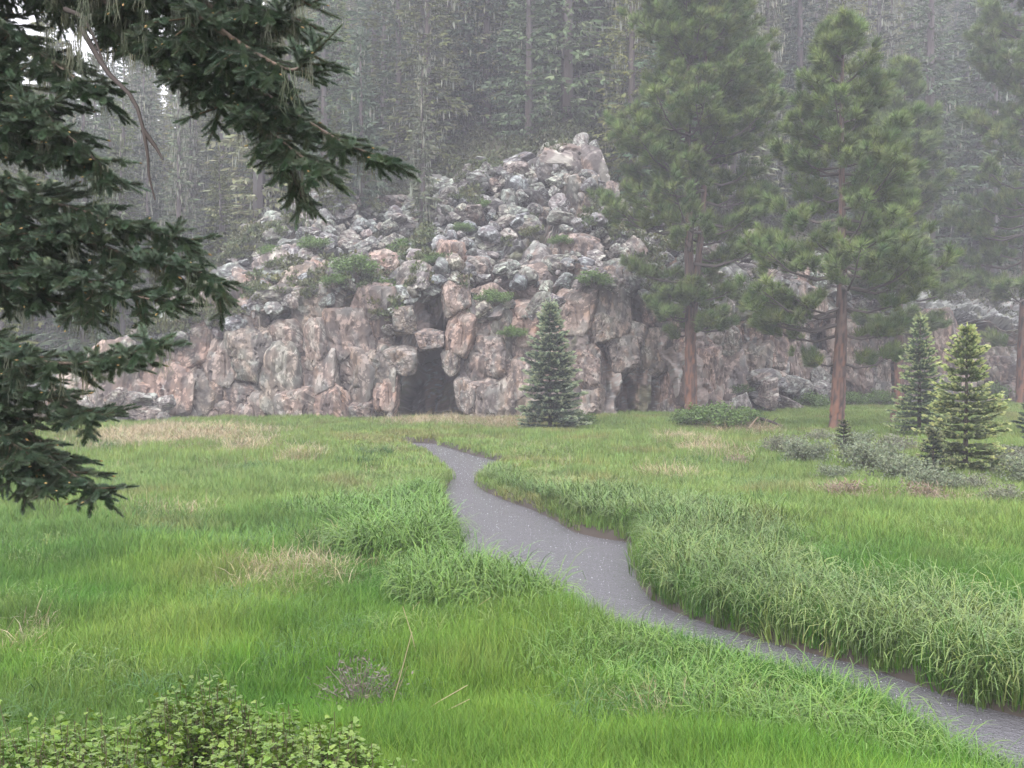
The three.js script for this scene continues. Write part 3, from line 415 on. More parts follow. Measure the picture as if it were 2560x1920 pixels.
// ------------------------------------------------------------------ ponderosa pines
const puffGeo = (() => { const g = new Geo(), R = rng(21); for (let k = 0; k < 84; k++) { const d = V((R() - 0.5) * 2.1, 0.15 + R() * 1.0, (R() - 0.5) * 2.1).normalize(), l = 0.7 + 0.5 * R(), s = sideOf(d, R), c = vary([1, 1, 1], R, 0.3), o = V(d.x * 0.06, R() * 0.5 - 0.25, d.z * 0.06); const a = g.v(o.x - s.x * 0.05, o.y, o.z - s.z * 0.05, c), b = g.v(o.x + s.x * 0.05, o.y, o.z + s.z * 0.05, c), e = g.v(o.x + d.x * l, o.y + d.y * l, o.z + d.z * l, c); g.tri(a, b, e); } return g.build(); })();
function ponderosa(label, p, h, r, crown, opt = {}) {
  const R = rng(opt.seed ?? 1), o = thing('ponderosa_pine', label, 'pine tree', p, 0), wood = new Geo(), limbs = new Geo(), puffs = [], m = new THREE.Matrix4(), q = new THREE.Quaternion();
  const { first = 0.28, lean = 0, fork = 0, puff = 0.35, dens = 1, top = 0.55, prof } = opt;
  const barkCol = (yh) => (pt, a) => { const t = pt.y / h, n = fbm(cos(a) * 3, pt.y * 1.2, sin(a) * 3, 3, 5), pl = hash3(a * 5 | 0, pt.y * 2.2 | 0, 3); const gr = fbm(cos(a) * 7, pt.y * 2.2, sin(a) * 7, 2, 6), orange = mix3(mix3([0.2, 0.088, 0.05], [0.15, 0.085, 0.06], pl), [0.06, 0.04, 0.035], sstep(0.5, 0.6, gr)), dark = mix3(mix3([0.075, 0.06, 0.055], [0.11, 0.085, 0.075], pl), [0.035, 0.03, 0.028], sstep(0.52, 0.62, gr)); return mix3(orange, dark, clamp(sstep(0.06, 0.3, t) * 0.75 + (n - 0.5) * 1.5)); };
  const trunkAt = (t, f) => V(lean * h * t * t * 0.4 + (f ? f * sstep(0.1, 0.5, t) : 0) + 0.12 * sin(t * 5 + p.x), h * t, 0.1 * sin(t * 4 + f));
  for (const f of fork ? [0, fork] : [0]) {
    const pts = []; for (let k = 0; k <= 150; k++) pts.push(trunkAt(lerp(-0.02, f ? 0.94 : 1, pow(k / 150, 1.4)), f));
    wood.tube(pts, (t) => r * (f ? 0.8 : 1) * (lerp(1, 0.1, pow(t, 1.25)) + 0.5 * Math.exp(-t * 25)), 26, barkCol(), (t, s) => 1 + 0.2 * (hash3(s >> 1, t * 70 | 0, 7) - 0.5));
    for (let y = h * first; y < h * (f ? 0.93 : 0.99); y += 0.42 * (0.6 + 0.8 * R())) {
      const t = y / h, tc = (t - first) / (1 - first);
      for (let b = 0; b < 3; b++) {
        if (R() > dens * (0.45 + tc * 1.2)) continue;
        const a = R() * 2 * PI, pf = prof ? prof(tc) : sstep(-0.25, 0.22, tc) * pow(1 - tc, top), L = max(0.5, crown * pf * (0.6 + 0.5 * R())), out = V(cos(a), 0, sin(a)), c0 = trunkAt(t, f);
        const rise = lerp(-0.25, 0.75, tc) + (R() - 0.5) * 0.25, at = (s) => V(c0.x + out.x * L * s, c0.y + L * (rise * s * 0.6 + 0.28 * s * s - 0.1 * sin(s * PI)), c0.z + out.z * L * s);
        limbs.tube([at(0), at(0.33), at(0.66), at(1)], (s) => lerp(0.035 + L * 0.012, 0.012, s), 5, [0.085, 0.07, 0.063]);
        const tuft = (pt, d, s) => { q.setFromUnitVectors(V(0, 1, 0), d); const k = s * puff * (0.75 + 0.5 * R()); puffs.push([m.clone().compose(pt, q, V(k, k, k)), new THREE.Color().setRGB(...vary(mix3([0.085, 0.14, 0.042], [0.19, 0.24, 0.075], R()), R, 0.25))]); };
        const n = Math.round(4 + L * 2.6);
        for (let k = 0; k < n; k++) {
          const s = 0.3 + 0.7 * (k + R()) / n, o2 = at(s), sd = (R() < 0.5 ? -1 : 1) * (0.5 + R() * 0.9), l2 = L * (0.16 + 0.2 * (1 - s)) * (0.6 + 0.8 * R()), dir = V(out.x * 0.9 - out.z * sd, 0.25 + R() * 0.5, out.z * 0.9 + out.x * sd).normalize(), e = o2.clone().addScaledVector(dir, l2);
          limbs.tube([o2, e], (s2) => lerp(0.014, 0.006, s2), 3, [0.085, 0.07, 0.063]);
          const cl = 2 + floor(R() * 2.2);
          for (let j = 0; j < cl; j++) { const pt = e.clone().add(V((R() - 0.5) * 0.5, (R() - 0.35) * 0.35, (R() - 0.5) * 0.5)), d = V(dir.x * 0.6 + (R() - 0.5) * 0.7, 0.7, dir.z * 0.6 + (R() - 0.5) * 0.7).normalize(); tuft(pt, d, 1); }
        }
        tuft(at(1), V(out.x, 0.7, out.z).normalize(), 1.1);
      }
    }
  }
  part(o, 'trunk', wood.build(true), M.wood); part(o, 'limbs', limbs.build(), M.wood); const cr = instances(o, 'crown', puffGeo, M.needle, puffs); return o;
}
ponderosa('tall ponderosa pine with a forked trunk, rising out of green bushes', onGround(1487, 906), 23, 0.3, 4.4, { seed: 5, first: 0.17, fork: 0.75, lean: 0.01, top: 0.5, dens: 0.72, prof: (t) => (t < 0.12 ? 0.5 : 1) * sstep(-0.6, 0.15, t) * pow(1 - t, 0.5) });
ponderosa('full crowned ponderosa pine whose whole pointed top shows, thick bare reddish foot', onGround(1806, 932), 16, 0.3, 4.4, { seed: 6, first: 0.17, lean: 0.05, top: 0.72, dens: 0.92 });
ponderosa('slim dark trunked ponderosa pine just behind the pair of young spruces', onGround(1943, 880), 19.5, 0.29, 3.8, { seed: 7, first: 0.22, top: 0.6, dens: 0.85, puff: 0.42 });
ponderosa('ponderosa pine with a reddish trunk at the right edge of the photo', onGround(2212, 875), 26, 0.36, 4.8, { seed: 8, first: 0.14, top: 0.45, dens: 0.6, puff: 0.42 });

// ------------------------------------------------------------------ shrubs
function shrub(seed, h, r, n, leaf, col, opt = {}) {
  const R = rng(seed), stems = new Geo(), fol = new Geo(), { flat = 1, wood = [0.1, 0.08, 0.065] } = opt;
  for (let s = 0; s < 34; s++) {
    const a = R() * 2 * PI, k = sqrt(R()), e = V(cos(a) * r * k, h * (0.55 + 0.5 * R()) * sqrt(max(0.1, 1 - k * k * 0.75)), sin(a) * r * k), mid = V(e.x * 0.4, e.y * 0.6, e.z * 0.4);
    stems.tube([V(e.x * 0.12, -0.05, e.z * 0.12), mid, e], (t) => lerp(0.012, 0.004, t) * h, 3, wood);
    for (let j = 0; j < n / 34; j++) {
      const t = 0.25 + 0.78 * pow(R(), 0.6), o = V().lerpVectors(mid, e, clamp(t * 1.4 - 0.4)).add(V((R() - 0.5) * r * 0.45, (R() - 0.45) * h * 0.3, (R() - 0.5) * r * 0.45)); if (o.y < 0.02) o.y = 0.02 + R() * 0.1 * h;
      const d = dirRand(R); d.y = abs(d.y) * 0.8 + 0.1; d.normalize(); const l = leaf * (0.6 + 0.8 * R()); fol.leaf(o, d, sideOf(d, R), l, l * 0.27 * flat, vary(col, R, 0.3));
    }
  }
  return { stems: stems.build(), fol: fol.build() };
}
function protoShrub(name, category, group, k) { const o = new THREE.Group(); o.name = name; part(o, 'stems', k.stems, M.wood); part(o, 'foliage', k.fol, name === 'sagebrush' ? M.dusty : M.leaf, 'stuff'); return info(o, null, category, group); }
function plant(proto, label, p, turn, sc, sy = sc) { const c = copyOf(proto, label, p, turn, 1); c.scale.set(sc, sy, sc); return c; }
{
  const sage = protoShrub('sagebrush', 'sagebrush', 'sagebrush bushes on the right of the meadow', shrub(51, 0.75, 0.75, 2600, 0.07, [0.155, 0.185, 0.105]));
  const sage2 = protoShrub('sagebrush', 'sagebrush', 'sagebrush bushes on the right of the meadow', shrub(52, 0.7, 0.7, 1500, 0.065, [0.165, 0.175, 0.11], { wood: [0.16, 0.125, 0.105] }));
  const L = [
    [1690, 985, 1, 0, 'brownish thin sagebrush, leftmost of the sagebrush patch'], [1740, 1010, 1.1, 1, 'dense grey green sagebrush at the left front of the sagebrush patch'], [1770, 965, 0.9, 0, 'small sagebrush below the foot of the full crowned pine'],
    [1880, 1030, 1.25, 1, 'largest rounded grey sagebrush in the middle of the patch'], [1850, 985, 1, 1, 'grey sagebrush just behind the largest rounded one'], [1935, 985, 1, 0, 'thin sagebrush left of the slimmer young spruce'], [1945, 1055, 1.1, 1, 'sagebrush at the left foot of the small spruce sapling'],
    [2010, 1075, 0.9, 1, 'low sagebrush in front of the yellow tipped spruce'], [2180, 1020, 1.1, 0, 'brownish sagebrush right of the yellow tipped spruce'], [2215, 1050, 1.0, 1, 'grey sagebrush cut by the right edge of the photo'], [2170, 1100, 0.75, 0, 'small isolated dark sagebrush low at the right edge'],
    [1800, 1050, 0.7, 1, 'low grey sagebrush on the grass before the patch'], [2100, 1075, 0.8, 0, 'sagebrush sprawling right of the yellow spruce foot'],
  ];
  const R = rng(61); for (const [x, y, s, k, lab] of L) plant(k ? sage : sage2, lab, onGround(x, y), R() * 6, s);
  const green = protoShrub('leafy_bush', 'bush', null, shrub(53, 1.3, 1.3, 3000, 0.11, [0.125, 0.2, 0.055], { flat: 1.5 }));
  for (const [x, y, s, lab] of [[1500, 925, 0.75, 'bright green bush at the foot of the forked pine, left half of the clump'], [1570, 930, 0.85, 'bright green bush right of the forked pine foot'], [1620, 925, 0.6, 'low green bush beside the fallen branch'], [1750, 885, 0.8, 'green bush left of the thick reddish pine foot'], [1900, 880, 0.8, 'green bush between the two pine trunks against the pale rock'], [1840, 880, 0.7, 'green bush just right of the thick pine trunk'], [2150, 868, 1.0, 'green bush at the cliff foot by the right edge'], [2060, 870, 0.8, 'green bush behind the young spruces at the cliff foot'], [1250, 925, 0.6, 'low dark bush at the right foot of the lone spruce'], [405, 885, 0.9, 'brownish green bush under the left overhang of the cliff']]) plant(green, lab, onGround(x, y), R() * 6, s, s * 0.95);
  // bushes rooted on the rock
  const onRock = (px, py, guess) => { let best = null; for (let s = 0.1; s < 0.9; s += 0.01) { const x0 = X(px, guess), a = cliffSurface(x0, s), r = atDist(px, py, -a.q.z), e = abs(r.y - a.q.y); if (!best || e < best.e) best = { e, x: r.x, s }; } const p = cliffPoint(best.x, best.s).p; p.z += 0.75; p.y += 0.15; return p; };
  for (const [x, y, s, lab] of [[770, 605, 0.95, 'large bush on the ledge above the left cliff wall'], [880, 545, 0.8, 'bright green bush among the upper boulders'], [830, 660, 1.0, 'dark bush above and left of the cave'], [1275, 620, 0.75, 'dark bush high on the rock right of the lone spruce'], [1070, 660, 0.7, 'bush in the gully right of the cave'], [600, 560, 0.6, 'small bush on the left shoulder of the cliff'], [480, 690, 0.7, 'bush at the left end of the cliff wall'], [690, 570, 0.7, 'tangled bush in the left gully'], [1660, 720, 0.9, 'bush hanging on the rock between the pines'], [1590, 850, 0.5, 'little bush over the boulders between the pines'], [950, 590, 0.55, 'yellow green bush over the white boulders'], [1110, 730, 0.55, 'bush low in the rock cleft beside the lone spruce'], [1210, 520, 0.5, 'small bush on the middle of the crag'], [1050, 470, 0.5, 'little bush beneath the crag top'], [1000, 540, 0.5, 'small bush on the boulder slope under the crag'], [1300, 390, 0.5, 'small bush at the right shoulder of the crag top'], [740, 640, 0.55, 'low bush left of the ledge bush']]) plant(green, lab, onRock(x, y, 55), R() * 6, s, s * 0.85).position.y -= 0.2;
  { const g = new Geo(), Rw = rng(91); for (let k = 0; k < 40; k++) { const d = dirRand(Rw); d.y = abs(d.y) + 0.25; d.normalize(); const o = V((Rw() - 0.5) * 0.5, Rw() * 0.25, (Rw() - 0.5) * 0.5), l = 0.1 + 0.14 * Rw(); g.leaf(o, d, sideOf(d, Rw), l, l * 0.3, vary([1, 1, 1], Rw, 0.3)); }
    const list = [], m = new THREE.Matrix4(), q = new THREE.Quaternion();
    while (list.length < 1700) { const x = lerp(-20, 20, Rw()), s = 0.4 + 0.5 * Rw(); if (fbm(x * 0.4, s * 8, 4, 3, 95) < 0.53) continue; const p = cliffPoint(x, s).p, k = 0.4 + 0.9 * Rw(); p.z += 0.2 + 0.7 * Rw(); p.y += 0.1 + 0.4 * Rw(); q.setFromAxisAngle(V(0, 1, 0), Rw() * 6.28); list.push([m.clone().compose(p, q, V(k, k, k)), new THREE.Color().setRGB(...vary(mix3([0.085, 0.12, 0.04], [0.13, 0.135, 0.06], Rw()), Rw, 0.3))]); }
    info(instances(scene, 'rock_weeds', g.build(), M.leaf, list), 'low weeds growing between the boulders of the cliff slope', 'weeds'); }
  const dead = protoShrub('dry_brush', 'dead brush', null, shrub(54, 0.5, 0.7, 700, 0.12, [0.27, 0.205, 0.15], { flat: 0.4, wood: [0.22, 0.17, 0.13] }));
  for (const [x, y, s, lab] of [[1830, 1085, 0.8, 'tan dead brush before the sagebrush, left of two'], [1990, 1095, 0.85, 'tan dead brush before the sagebrush, right of two'], [1590, 1015, 0.7, 'dry brushwood beside the tiny spruce sapling']]) plant(dead, lab, onGround(x, y), R() * 6, s);
  const twig = protoShrub('twiggy_shrub', 'shrub', null, shrub(55, 0.55, 0.4, 420, 0.05, [0.17, 0.15, 0.12], { flat: 0.5, wood: [0.15, 0.12, 0.1] }));
  plant(twig, 'bare twiggy grey shrub in the near grass among broken straws', onGround(775, 1555), 1, 1.0);
  // small trees on and beside the rock
  const slim = conifer(71, 8, 1.5, { col: [0.085, 0.1, 0.035], lichen: 10, gap: 0.28, spray: 0.4 });
  const tree = (px, py, sc, lab, k = slim) => { const o = conifers('slope_conifer', lab, 'conifer', k); o.name = numbered('slope_conifer'); o.position.copy(onRock(px, py, 57)); o.position.y -= 0.3; o.scale.setScalar(sc); scene.add(o); };
  tree(500, 530, 0.8, 'yellow green young conifer at the left end of the cliff top'); tree(790, 480, 1.25, 'dark conifer growing on the rocks left of the crag', conifer(72, 8, 1.3, { col: blueg, gap: 0.28, spray: 0.4, lichen: 30 })); tree(915, 490, 1.1, 'slim grey green conifer rooted among the boulders', conifer(73, 8, 0.9, { col: greyg, gap: 0.28, spray: 0.36, lichen: 70 })); tree(735, 470, 0.7, 'small conifer just left of the dark one on the rocks', slim);
}

// ------------------------------------------------------------------ grass
const gcol = (x, z) => {
  const d = -z, n = fbm(x * 0.28, 0, z * 0.28, 3, 11), m = fbm(x * 1.3, 0, z * 1.3, 2, 13), far = sstep(9, 26, d);
  let c = mix3([0.07, 0.2, 0.022], [0.17, 0.28, 0.045], sstep(0.3, 0.7, n)); c = mix3(c, [0.25, 0.315, 0.115], far * 0.7);
  c = mix3(c, [0.26, 0.235, 0.11], sstep(0.54, 0.74, fbm(x * 0.5, 3, z * 0.5, 3, 17)) * (0.2 + 0.4 * far)); const f = 0.75 + 0.5 * m; return [c[0] * f, c[1] * f, c[2] * f];
};
const dryPatches = [[420, 945, 190, 22], [300, 940, 110, 24], [540, 968, 80, 14], [640, 995, 60, 14], [960, 912, 150, 9], [1100, 915, 80, 8], [1480, 955, 70, 14], [1540, 980, 70, 16], [1590, 930, 90, 10], [1030, 1285, 70, 22], [1640, 1545, 130, 40], [1830, 1625, 110, 26], [30, 1400, 60, 40], [640, 1240, 160, 40], [760, 1180, 120, 26], [1430, 1560, 100, 40], [2060, 1095, 80, 18], [1840, 1090, 90, 18], [1450, 1035, 60, 10], [330, 1115, 140, 14]].map(([a, b, c, e]) => { const p = onLevel(a, b, 0), q = onLevel(a + c, b, 0), r = onLevel(a, b - e, 0); return [p.x, p.z, abs(q.x - p.x), abs(r.z - p.z)]; });
const dryness = (x, z) => { let v = 0; for (const [a, b, c, e] of dryPatches) v = max(v, 1.15 - Math.hypot((x - a) / c, (z - b) / e)); return clamp(v) * (0.5 + fbm(x, 5, z, 2, 23)); };
function tuft(seed, n, h, spread, w, arch, cols, seg = 3, lean = 0.3) {
  const g = new Geo(), R = rng(seed);
  for (let k = 0; k < n; k++) {
    const a = R() * 2 * PI, r = spread * sqrt(R()), o = V(cos(a) * r, -0.03, sin(a) * r), b = R() * 2 * PI, L = h * (0.55 + 0.55 * R()), le = lean * (0.3 + R()), ar = arch * (0.4 + R()), out = V(cos(b), 0, sin(b)), side = V(-sin(b), 0, cos(b)), pts = [];
    let th = le * 0.5; const q = o.clone(); pts.push(q.clone());
    for (let s = 0; s < seg; s++) { q.addScaledVector(out, sin(th) * L / seg); q.y += cos(th) * L / seg; pts.push(q.clone()); th += ar / seg * (1 + s); }
    const c = vary(cols[floor(R() * cols.length)], R, 0.2), ww = w * (0.7 + 0.6 * R()); g.strip(pts, side, (t) => ww * (1 - 0.75 * t), mix3(c, [c[0] * 0.95, c[1] * 0.9, c[2] * 0.8], 1), c);
  }
  return g.build();
}
{
  const white = [[1, 1, 1], [1.1, 1.05, 0.9], [0.9, 1, 0.9]];
  const near = [1, 2, 3].map((s) => tuft(100 + s, 18, 0.34, 0.09, 0.0032, 0.7, white, 3)), mid = [1, 2].map((s) => tuft(110 + s, 18, 0.36, 0.14, 0.006, 0.6, white, 3)), far = [1, 2].map((s) => tuft(120 + s, 16, 0.32, 0.2, 0.012, 0.5, white, 2));
  const sed = [1, 2, 3].map((s) => tuft(130 + s, 20, 0.95, 0.11, 0.0085, 1.5, [[1, 1, 1], [0.9, 1, 0.85], [1.1, 1.1, 1]], 6, 0.45)), sedFar = [1, 2].map((s) => tuft(140 + s, 18, 0.8, 0.14, 0.013, 1.3, [[1, 1, 1], [0.9, 1, 0.85]], 4, 0.45));
  const straw = [1, 2].map((s) => tuft(150 + s, 16, 0.4, 0.16, 0.005, 0.9, [[1, 1, 1], [0.85, 0.8, 0.75]], 3, 1.3));
  const R = rng(777), m = new THREE.Matrix4(), q = new THREE.Quaternion(), e = new THREE.Euler();
  const bins = new Map(); const add = (set, name, mat, x, z, h, s, sy, c, tilt = 0.15) => { const k = floor(R() * set.length), key = name + k; if (!bins.has(key)) bins.set(key, [name, set[k], mat, []]); e.set((R() - 0.5) * tilt * 2, R() * 6.28, (R() - 0.5) * tilt * 2); q.setFromEuler(e); bins.get(key)[3].push([m.clone().compose(V(x, h, z), q, V(s, sy, s)), new THREE.Color().setRGB(c[0], c[1], c[2])]); };
  const farBankDist = (x, z) => segDist(x, z, farLine, false), nearBankDist = (x, z) => segDist(x, z, nearLine, false);
  const zone = (d0, d1, dens, set, name, sc) => {
    for (let d = d0; d < d1; d += 0.25) {
      const half = d * 0.5 + 1.6 + 0.04 * d, n = Math.round(2 * half * 0.25 * dens);
      for (let i = 0; i < n; i++) {
        const x = (R() * 2 - 1) * half, z = -(d + R() * 0.25); if (-z > dBase(x) + 0.3) continue;
        const sd = streamDist(x, z); if (sd < -0.1) continue; const h = ground(x, z, sd), dry = dryness(x, z), c = gcol(x, z), hv = (0.45 + 1.1 * fbm(x * 0.7, 7, z * 0.7, 3, 29)) * (sd < 2.2 && -z > 19 ? 0.5 : 1), s = sc * (0.8 + 0.4 * R());
        if (R() < dry * (-z > 24 ? 1 : 0.7)) { add(straw, 'straw', M.straw, x, z, h, s * lerp(1, 1.6, sstep(10, 30, d)), s * (0.6 + 0.5 * R()) * lerp(1, 1.3, sstep(10, 30, d)), vary([0.36, 0.30, 0.19], R, 0.3), 0.5); if (R() < 0.4) continue; }
        add(set, name, M.grass, x, z, h, s, s * hv * (-z > 40 ? 0.8 : 1), vary(c, R, 0.15), 0.25);
      }
    }
  };
  zone(2.2, 9, 360, near, 'grass_near', 0.9); zone(9, 15, 230, near, 'grass_near', 1.05); zone(15, 27, 120, mid, 'grass_mid', 1); zone(27, 62, 46, far, 'grass_far', 1);
  // long arching sedge along the banks
  const sedge = (tx, tz, sd, c, big) => { const d = -tz, h = ground(tx, tz, sd); add(d < 17 ? sed : sedFar, d < 17 ? 'sedge_near' : 'sedge_far', M.sedge, tx, tz, h - 0.02, (0.85 + 0.35 * R()) * big, (0.8 + 0.4 * R()) * big, vary(c, R, 0.18), 0.25); };
  for (let k = 0; k < 60000; k++) {
    const x = -8 + R() * 22, z = -37 + R() * 33, sd = streamDist(x, z); if (sd < (z > -14 ? -0.12 : 0.12) || sd > 2.6) continue; if (abs(x) > -z * 0.5 + 2.5) continue;
    const f = farBankDist(x, z), n = nearBankDist(x, z), d = -z;
    if (f < n) { const p = d > 27 ? 0 : d < 22 ? lerp(1, 0.1, sstep(0.7, 2.4, sd)) : lerp(0.8, 0, sstep(0.3, 1.1, sd)); if (R() < p * (d < 22 ? 0.8 : 0.5)) sedge(x, z, sd, mix3([0.06, 0.135, 0.022], [0.22, 0.285, 0.09], pow(clamp(R() * 0.6 + fbm(x * 0.9, 3, z * 0.9, 2, 63) * 0.5), 1.3)), d < 22 ? 0.9 : 0.65); }
    else { const patch = fbm(x * 0.5, 9, z * 0.5, 2, 41), p = (d > 24 ? 0 : 1) * lerp(1, 0, sstep(0.3, 1.1, sd)) * sstep(0.3, 0.5, patch + (x > 1.5 ? 0.2 : 0)); if (R() < p * 0.7) sedge(x, z, sd, mix3([0.07, 0.16, 0.022], [0.18, 0.265, 0.055], R()), d > 22 ? 0.55 : 0.6); }
  }
  for (const [px, py, rx, n, big] of [[890, 1195, 0.9, 330, 1.15], [820, 1115, 1.4, 240, 0.85], [940, 1075, 0.7, 120, 0.75], [1090, 1280, 1.1, 330, 1.0], [930, 1115, 0.8, 120, 0.65], [1310, 1150, 0.9, 110, 0.75], [1500, 1470, 1.3, 160, 0.7], [1750, 1560, 1.0, 160, 0.75], [2000, 1640, 0.9, 150, 0.75], [1350, 1400, 0.8, 80, 0.6]]) { const p = onLevel(px, py); for (let k = 0; k < n; k++) { const a = R() * 6.28, r = rx * sqrt(R()), x = p.x + cos(a) * r * 1.3, z = p.z + sin(a) * r, sd = streamDist(x, z); if (sd > 0.02) sedge(x, z, sd, [0.12, 0.22, 0.035], big); } }
  // taller tussocks and thin dead stalks here and there
  for (let k = 0; k < 130; k++) { const d = 8 + 26 * pow(R(), 1.2), px = (R() * 2 - 1) * d * 0.5, rx = 0.25 + 0.5 * R(), dk = R() < 0.6 ? [0.05, 0.13, 0.02] : [0.2, 0.27, 0.07], n = floor(60 * rx * (d < 17 ? 1 : 0.7)); if (streamDist(px, -d) < 0.6) continue; for (let i = 0; i < n; i++) { const a = R() * 6.28, r = rx * sqrt(R()), x = px + cos(a) * r * 1.3, z = -d + sin(a) * r, sd = streamDist(x, z); if (sd > 0.15) sedge(x, z, sd, dk, 0.42 + 0.2 * R()); } }
  for (let k = 0; k < 4200; k++) { const d = 5 + 34 * pow(R(), 1.3), x = (R() * 2 - 1) * d * 0.55, z = -d, sd = streamDist(x, z); if (sd < 0.3 || fbm(x * 0.4, 8, z * 0.4, 2, 65) < (d < 16 ? 0.38 : 0.46)) continue; const w = lerp(0.5, 1.1, sstep(6, 30, d)); add(straw, 'straw', M.straw, x, z, ground(x, z, sd), w * 0.7, w * (0.7 + 0.6 * R()), vary([0.36, 0.32, 0.2], R, 0.3), 0.4); }
  const tops = { grass: ['meadow_grass', 'soft green meadow grass covering the valley floor', 'grass'], sedge: ['sedge_grass', 'long arching wet sedge along the stream banks', 'sedge'], straw: ['dry_grass', 'patches of dead straw coloured grass in the meadow', 'dry grass'] }, groups = {};
  let total = 0;
  for (const [name, geo, mat, list] of bins.values()) { const t = name.split('_')[0]; if (!groups[t]) { groups[t] = new THREE.Group(); groups[t].name = tops[t][0]; scene.add(info(groups[t], tops[t][1], tops[t][2], null, 'stuff')); } total += list.length; instances(groups[t], t === 'straw' ? 'straw_tufts' : t + '_tufts', geo, mat, list); }
  console.log('grass tufts', total);
  // broken straws lying in the near grass
  const g = new Geo(), sc = [0.5, 0.4, 0.25];
  for (const [x0, y0, x1, y1] of [[890, 1365, 838, 1560], [870, 1310, 905, 1445], [1010, 1480, 880, 1565], [1015, 1510, 900, 1575], [978, 1400, 935, 1440], [960, 1430, 985, 1465], [690, 1530, 705, 1555], [735, 1595, 715, 1640], [880, 1440, 850, 1530], [1060, 1290, 1010, 1340], [905, 1300, 885, 1345], [760, 1390, 790, 1345], [100, 1400, 0, 1430], [1180, 1400, 1130, 1420]]) { const a = onGround(x1, y1), d = -a.z; const b = atDist(x0, y0, d - 0.1); a.y = max(a.y, 0.02); g.tube([a, V().lerpVectors(a, b, 0.5).add(V(0.01, 0.02, 0)), b], (t) => lerp(0.0045, 0.003, t), 4, sc); }
  const st = shade(new THREE.Mesh(g.build(), M.straw)); st.name = 'broken_straw'; scene.add(info(st, 'thin broken straw stalks poking out of the near grass', 'straw', null, 'stuff'));
}

// ------------------------------------------------------------------ things on the meadow
{
  const w = new Geo(), R = rng(8), o = thing('wooden_stump', 'short weathered reddish post stump in the grass right of the thick pine', 'stump', onGround(1929, 921)); w.tube([V(0, -0.1, 0), V(0, 0.25, 0), V(0.02, 0.62, 0)], (t) => 0.13 - 0.02 * t + (t > 0.9 ? 0.02 : 0), 9, (p) => (p.y > 0.4 ? [0.16, 0.075, 0.05] : [0.2, 0.15, 0.12]), (t, s) => 0.85 + 0.3 * hash3(s, t * 9 | 0, 2)); part(o, 'post', w.build(), M.wood); const tp = new Geo(); tp.tube([V(0.02, 0.6, 0), V(0.0, 0.68, 0.02), V(0.02, 0.7, 0)], (t) => 0.15 * (1 - t * 0.98), 9, [0.17, 0.08, 0.05]); part(o, 'split_top', tp.build(), M.wood);
  const r = shade(new THREE.Mesh(boulderGeos[2], new THREE.MeshStandardMaterial({ vertexColors: true, roughness: 0.9, map: rockTex }))); r.name = 'field_stone'; r.position.copy(onGround(1905, 920)); r.scale.set(0.34, 0.2, 0.3); scene.add(info(r, 'low grey stone lying left of the short post stump', 'stone'));
  const lg = (name, label, a, b, rad, c) => { const g = new Geo(), m0 = V().lerpVectors(a, b, 0.5).add(V(0, 0.04, 0.03)), t = thing(name, label, 'fallen branch', a.clone()); g.tube([V(0, 0, 0), m0.clone().sub(a), b.clone().sub(a)], (q) => rad * (1 - 0.6 * q), 7, (p) => vary(c, R, 0.3), (q, s) => 0.85 + 0.3 * hash3(s, q * 9 | 0, 4)); g.tube([m0.clone().sub(a), m0.clone().sub(a).add(V(0.2, 0.22, 0.05))], (q) => rad * 0.4 * (1 - 0.7 * q), 5, c); part(t, 'branch_wood', g.build(), M.wood); };
  const p1 = onGround(1600, 935), p2 = onGround(1640, 925); lg('fallen_branch', 'pale splintered fallen branch leaning in the green bushes', V(p1.x + 0.2, 0.2, p1.z + 0.6), V(p1.x + 0.55, 0.62, p1.z + 0.45), 0.05, [0.2, 0.15, 0.1]);
  lg('fallen_branch', 'dark fallen branch right of the green bushes under the forked pine', V(p2.x - 0.1, 0.5, p2.z + 0.5), V(p2.x + 0.9, 0.12, p2.z + 0.5), 0.07, [0.05, 0.042, 0.04]);
}
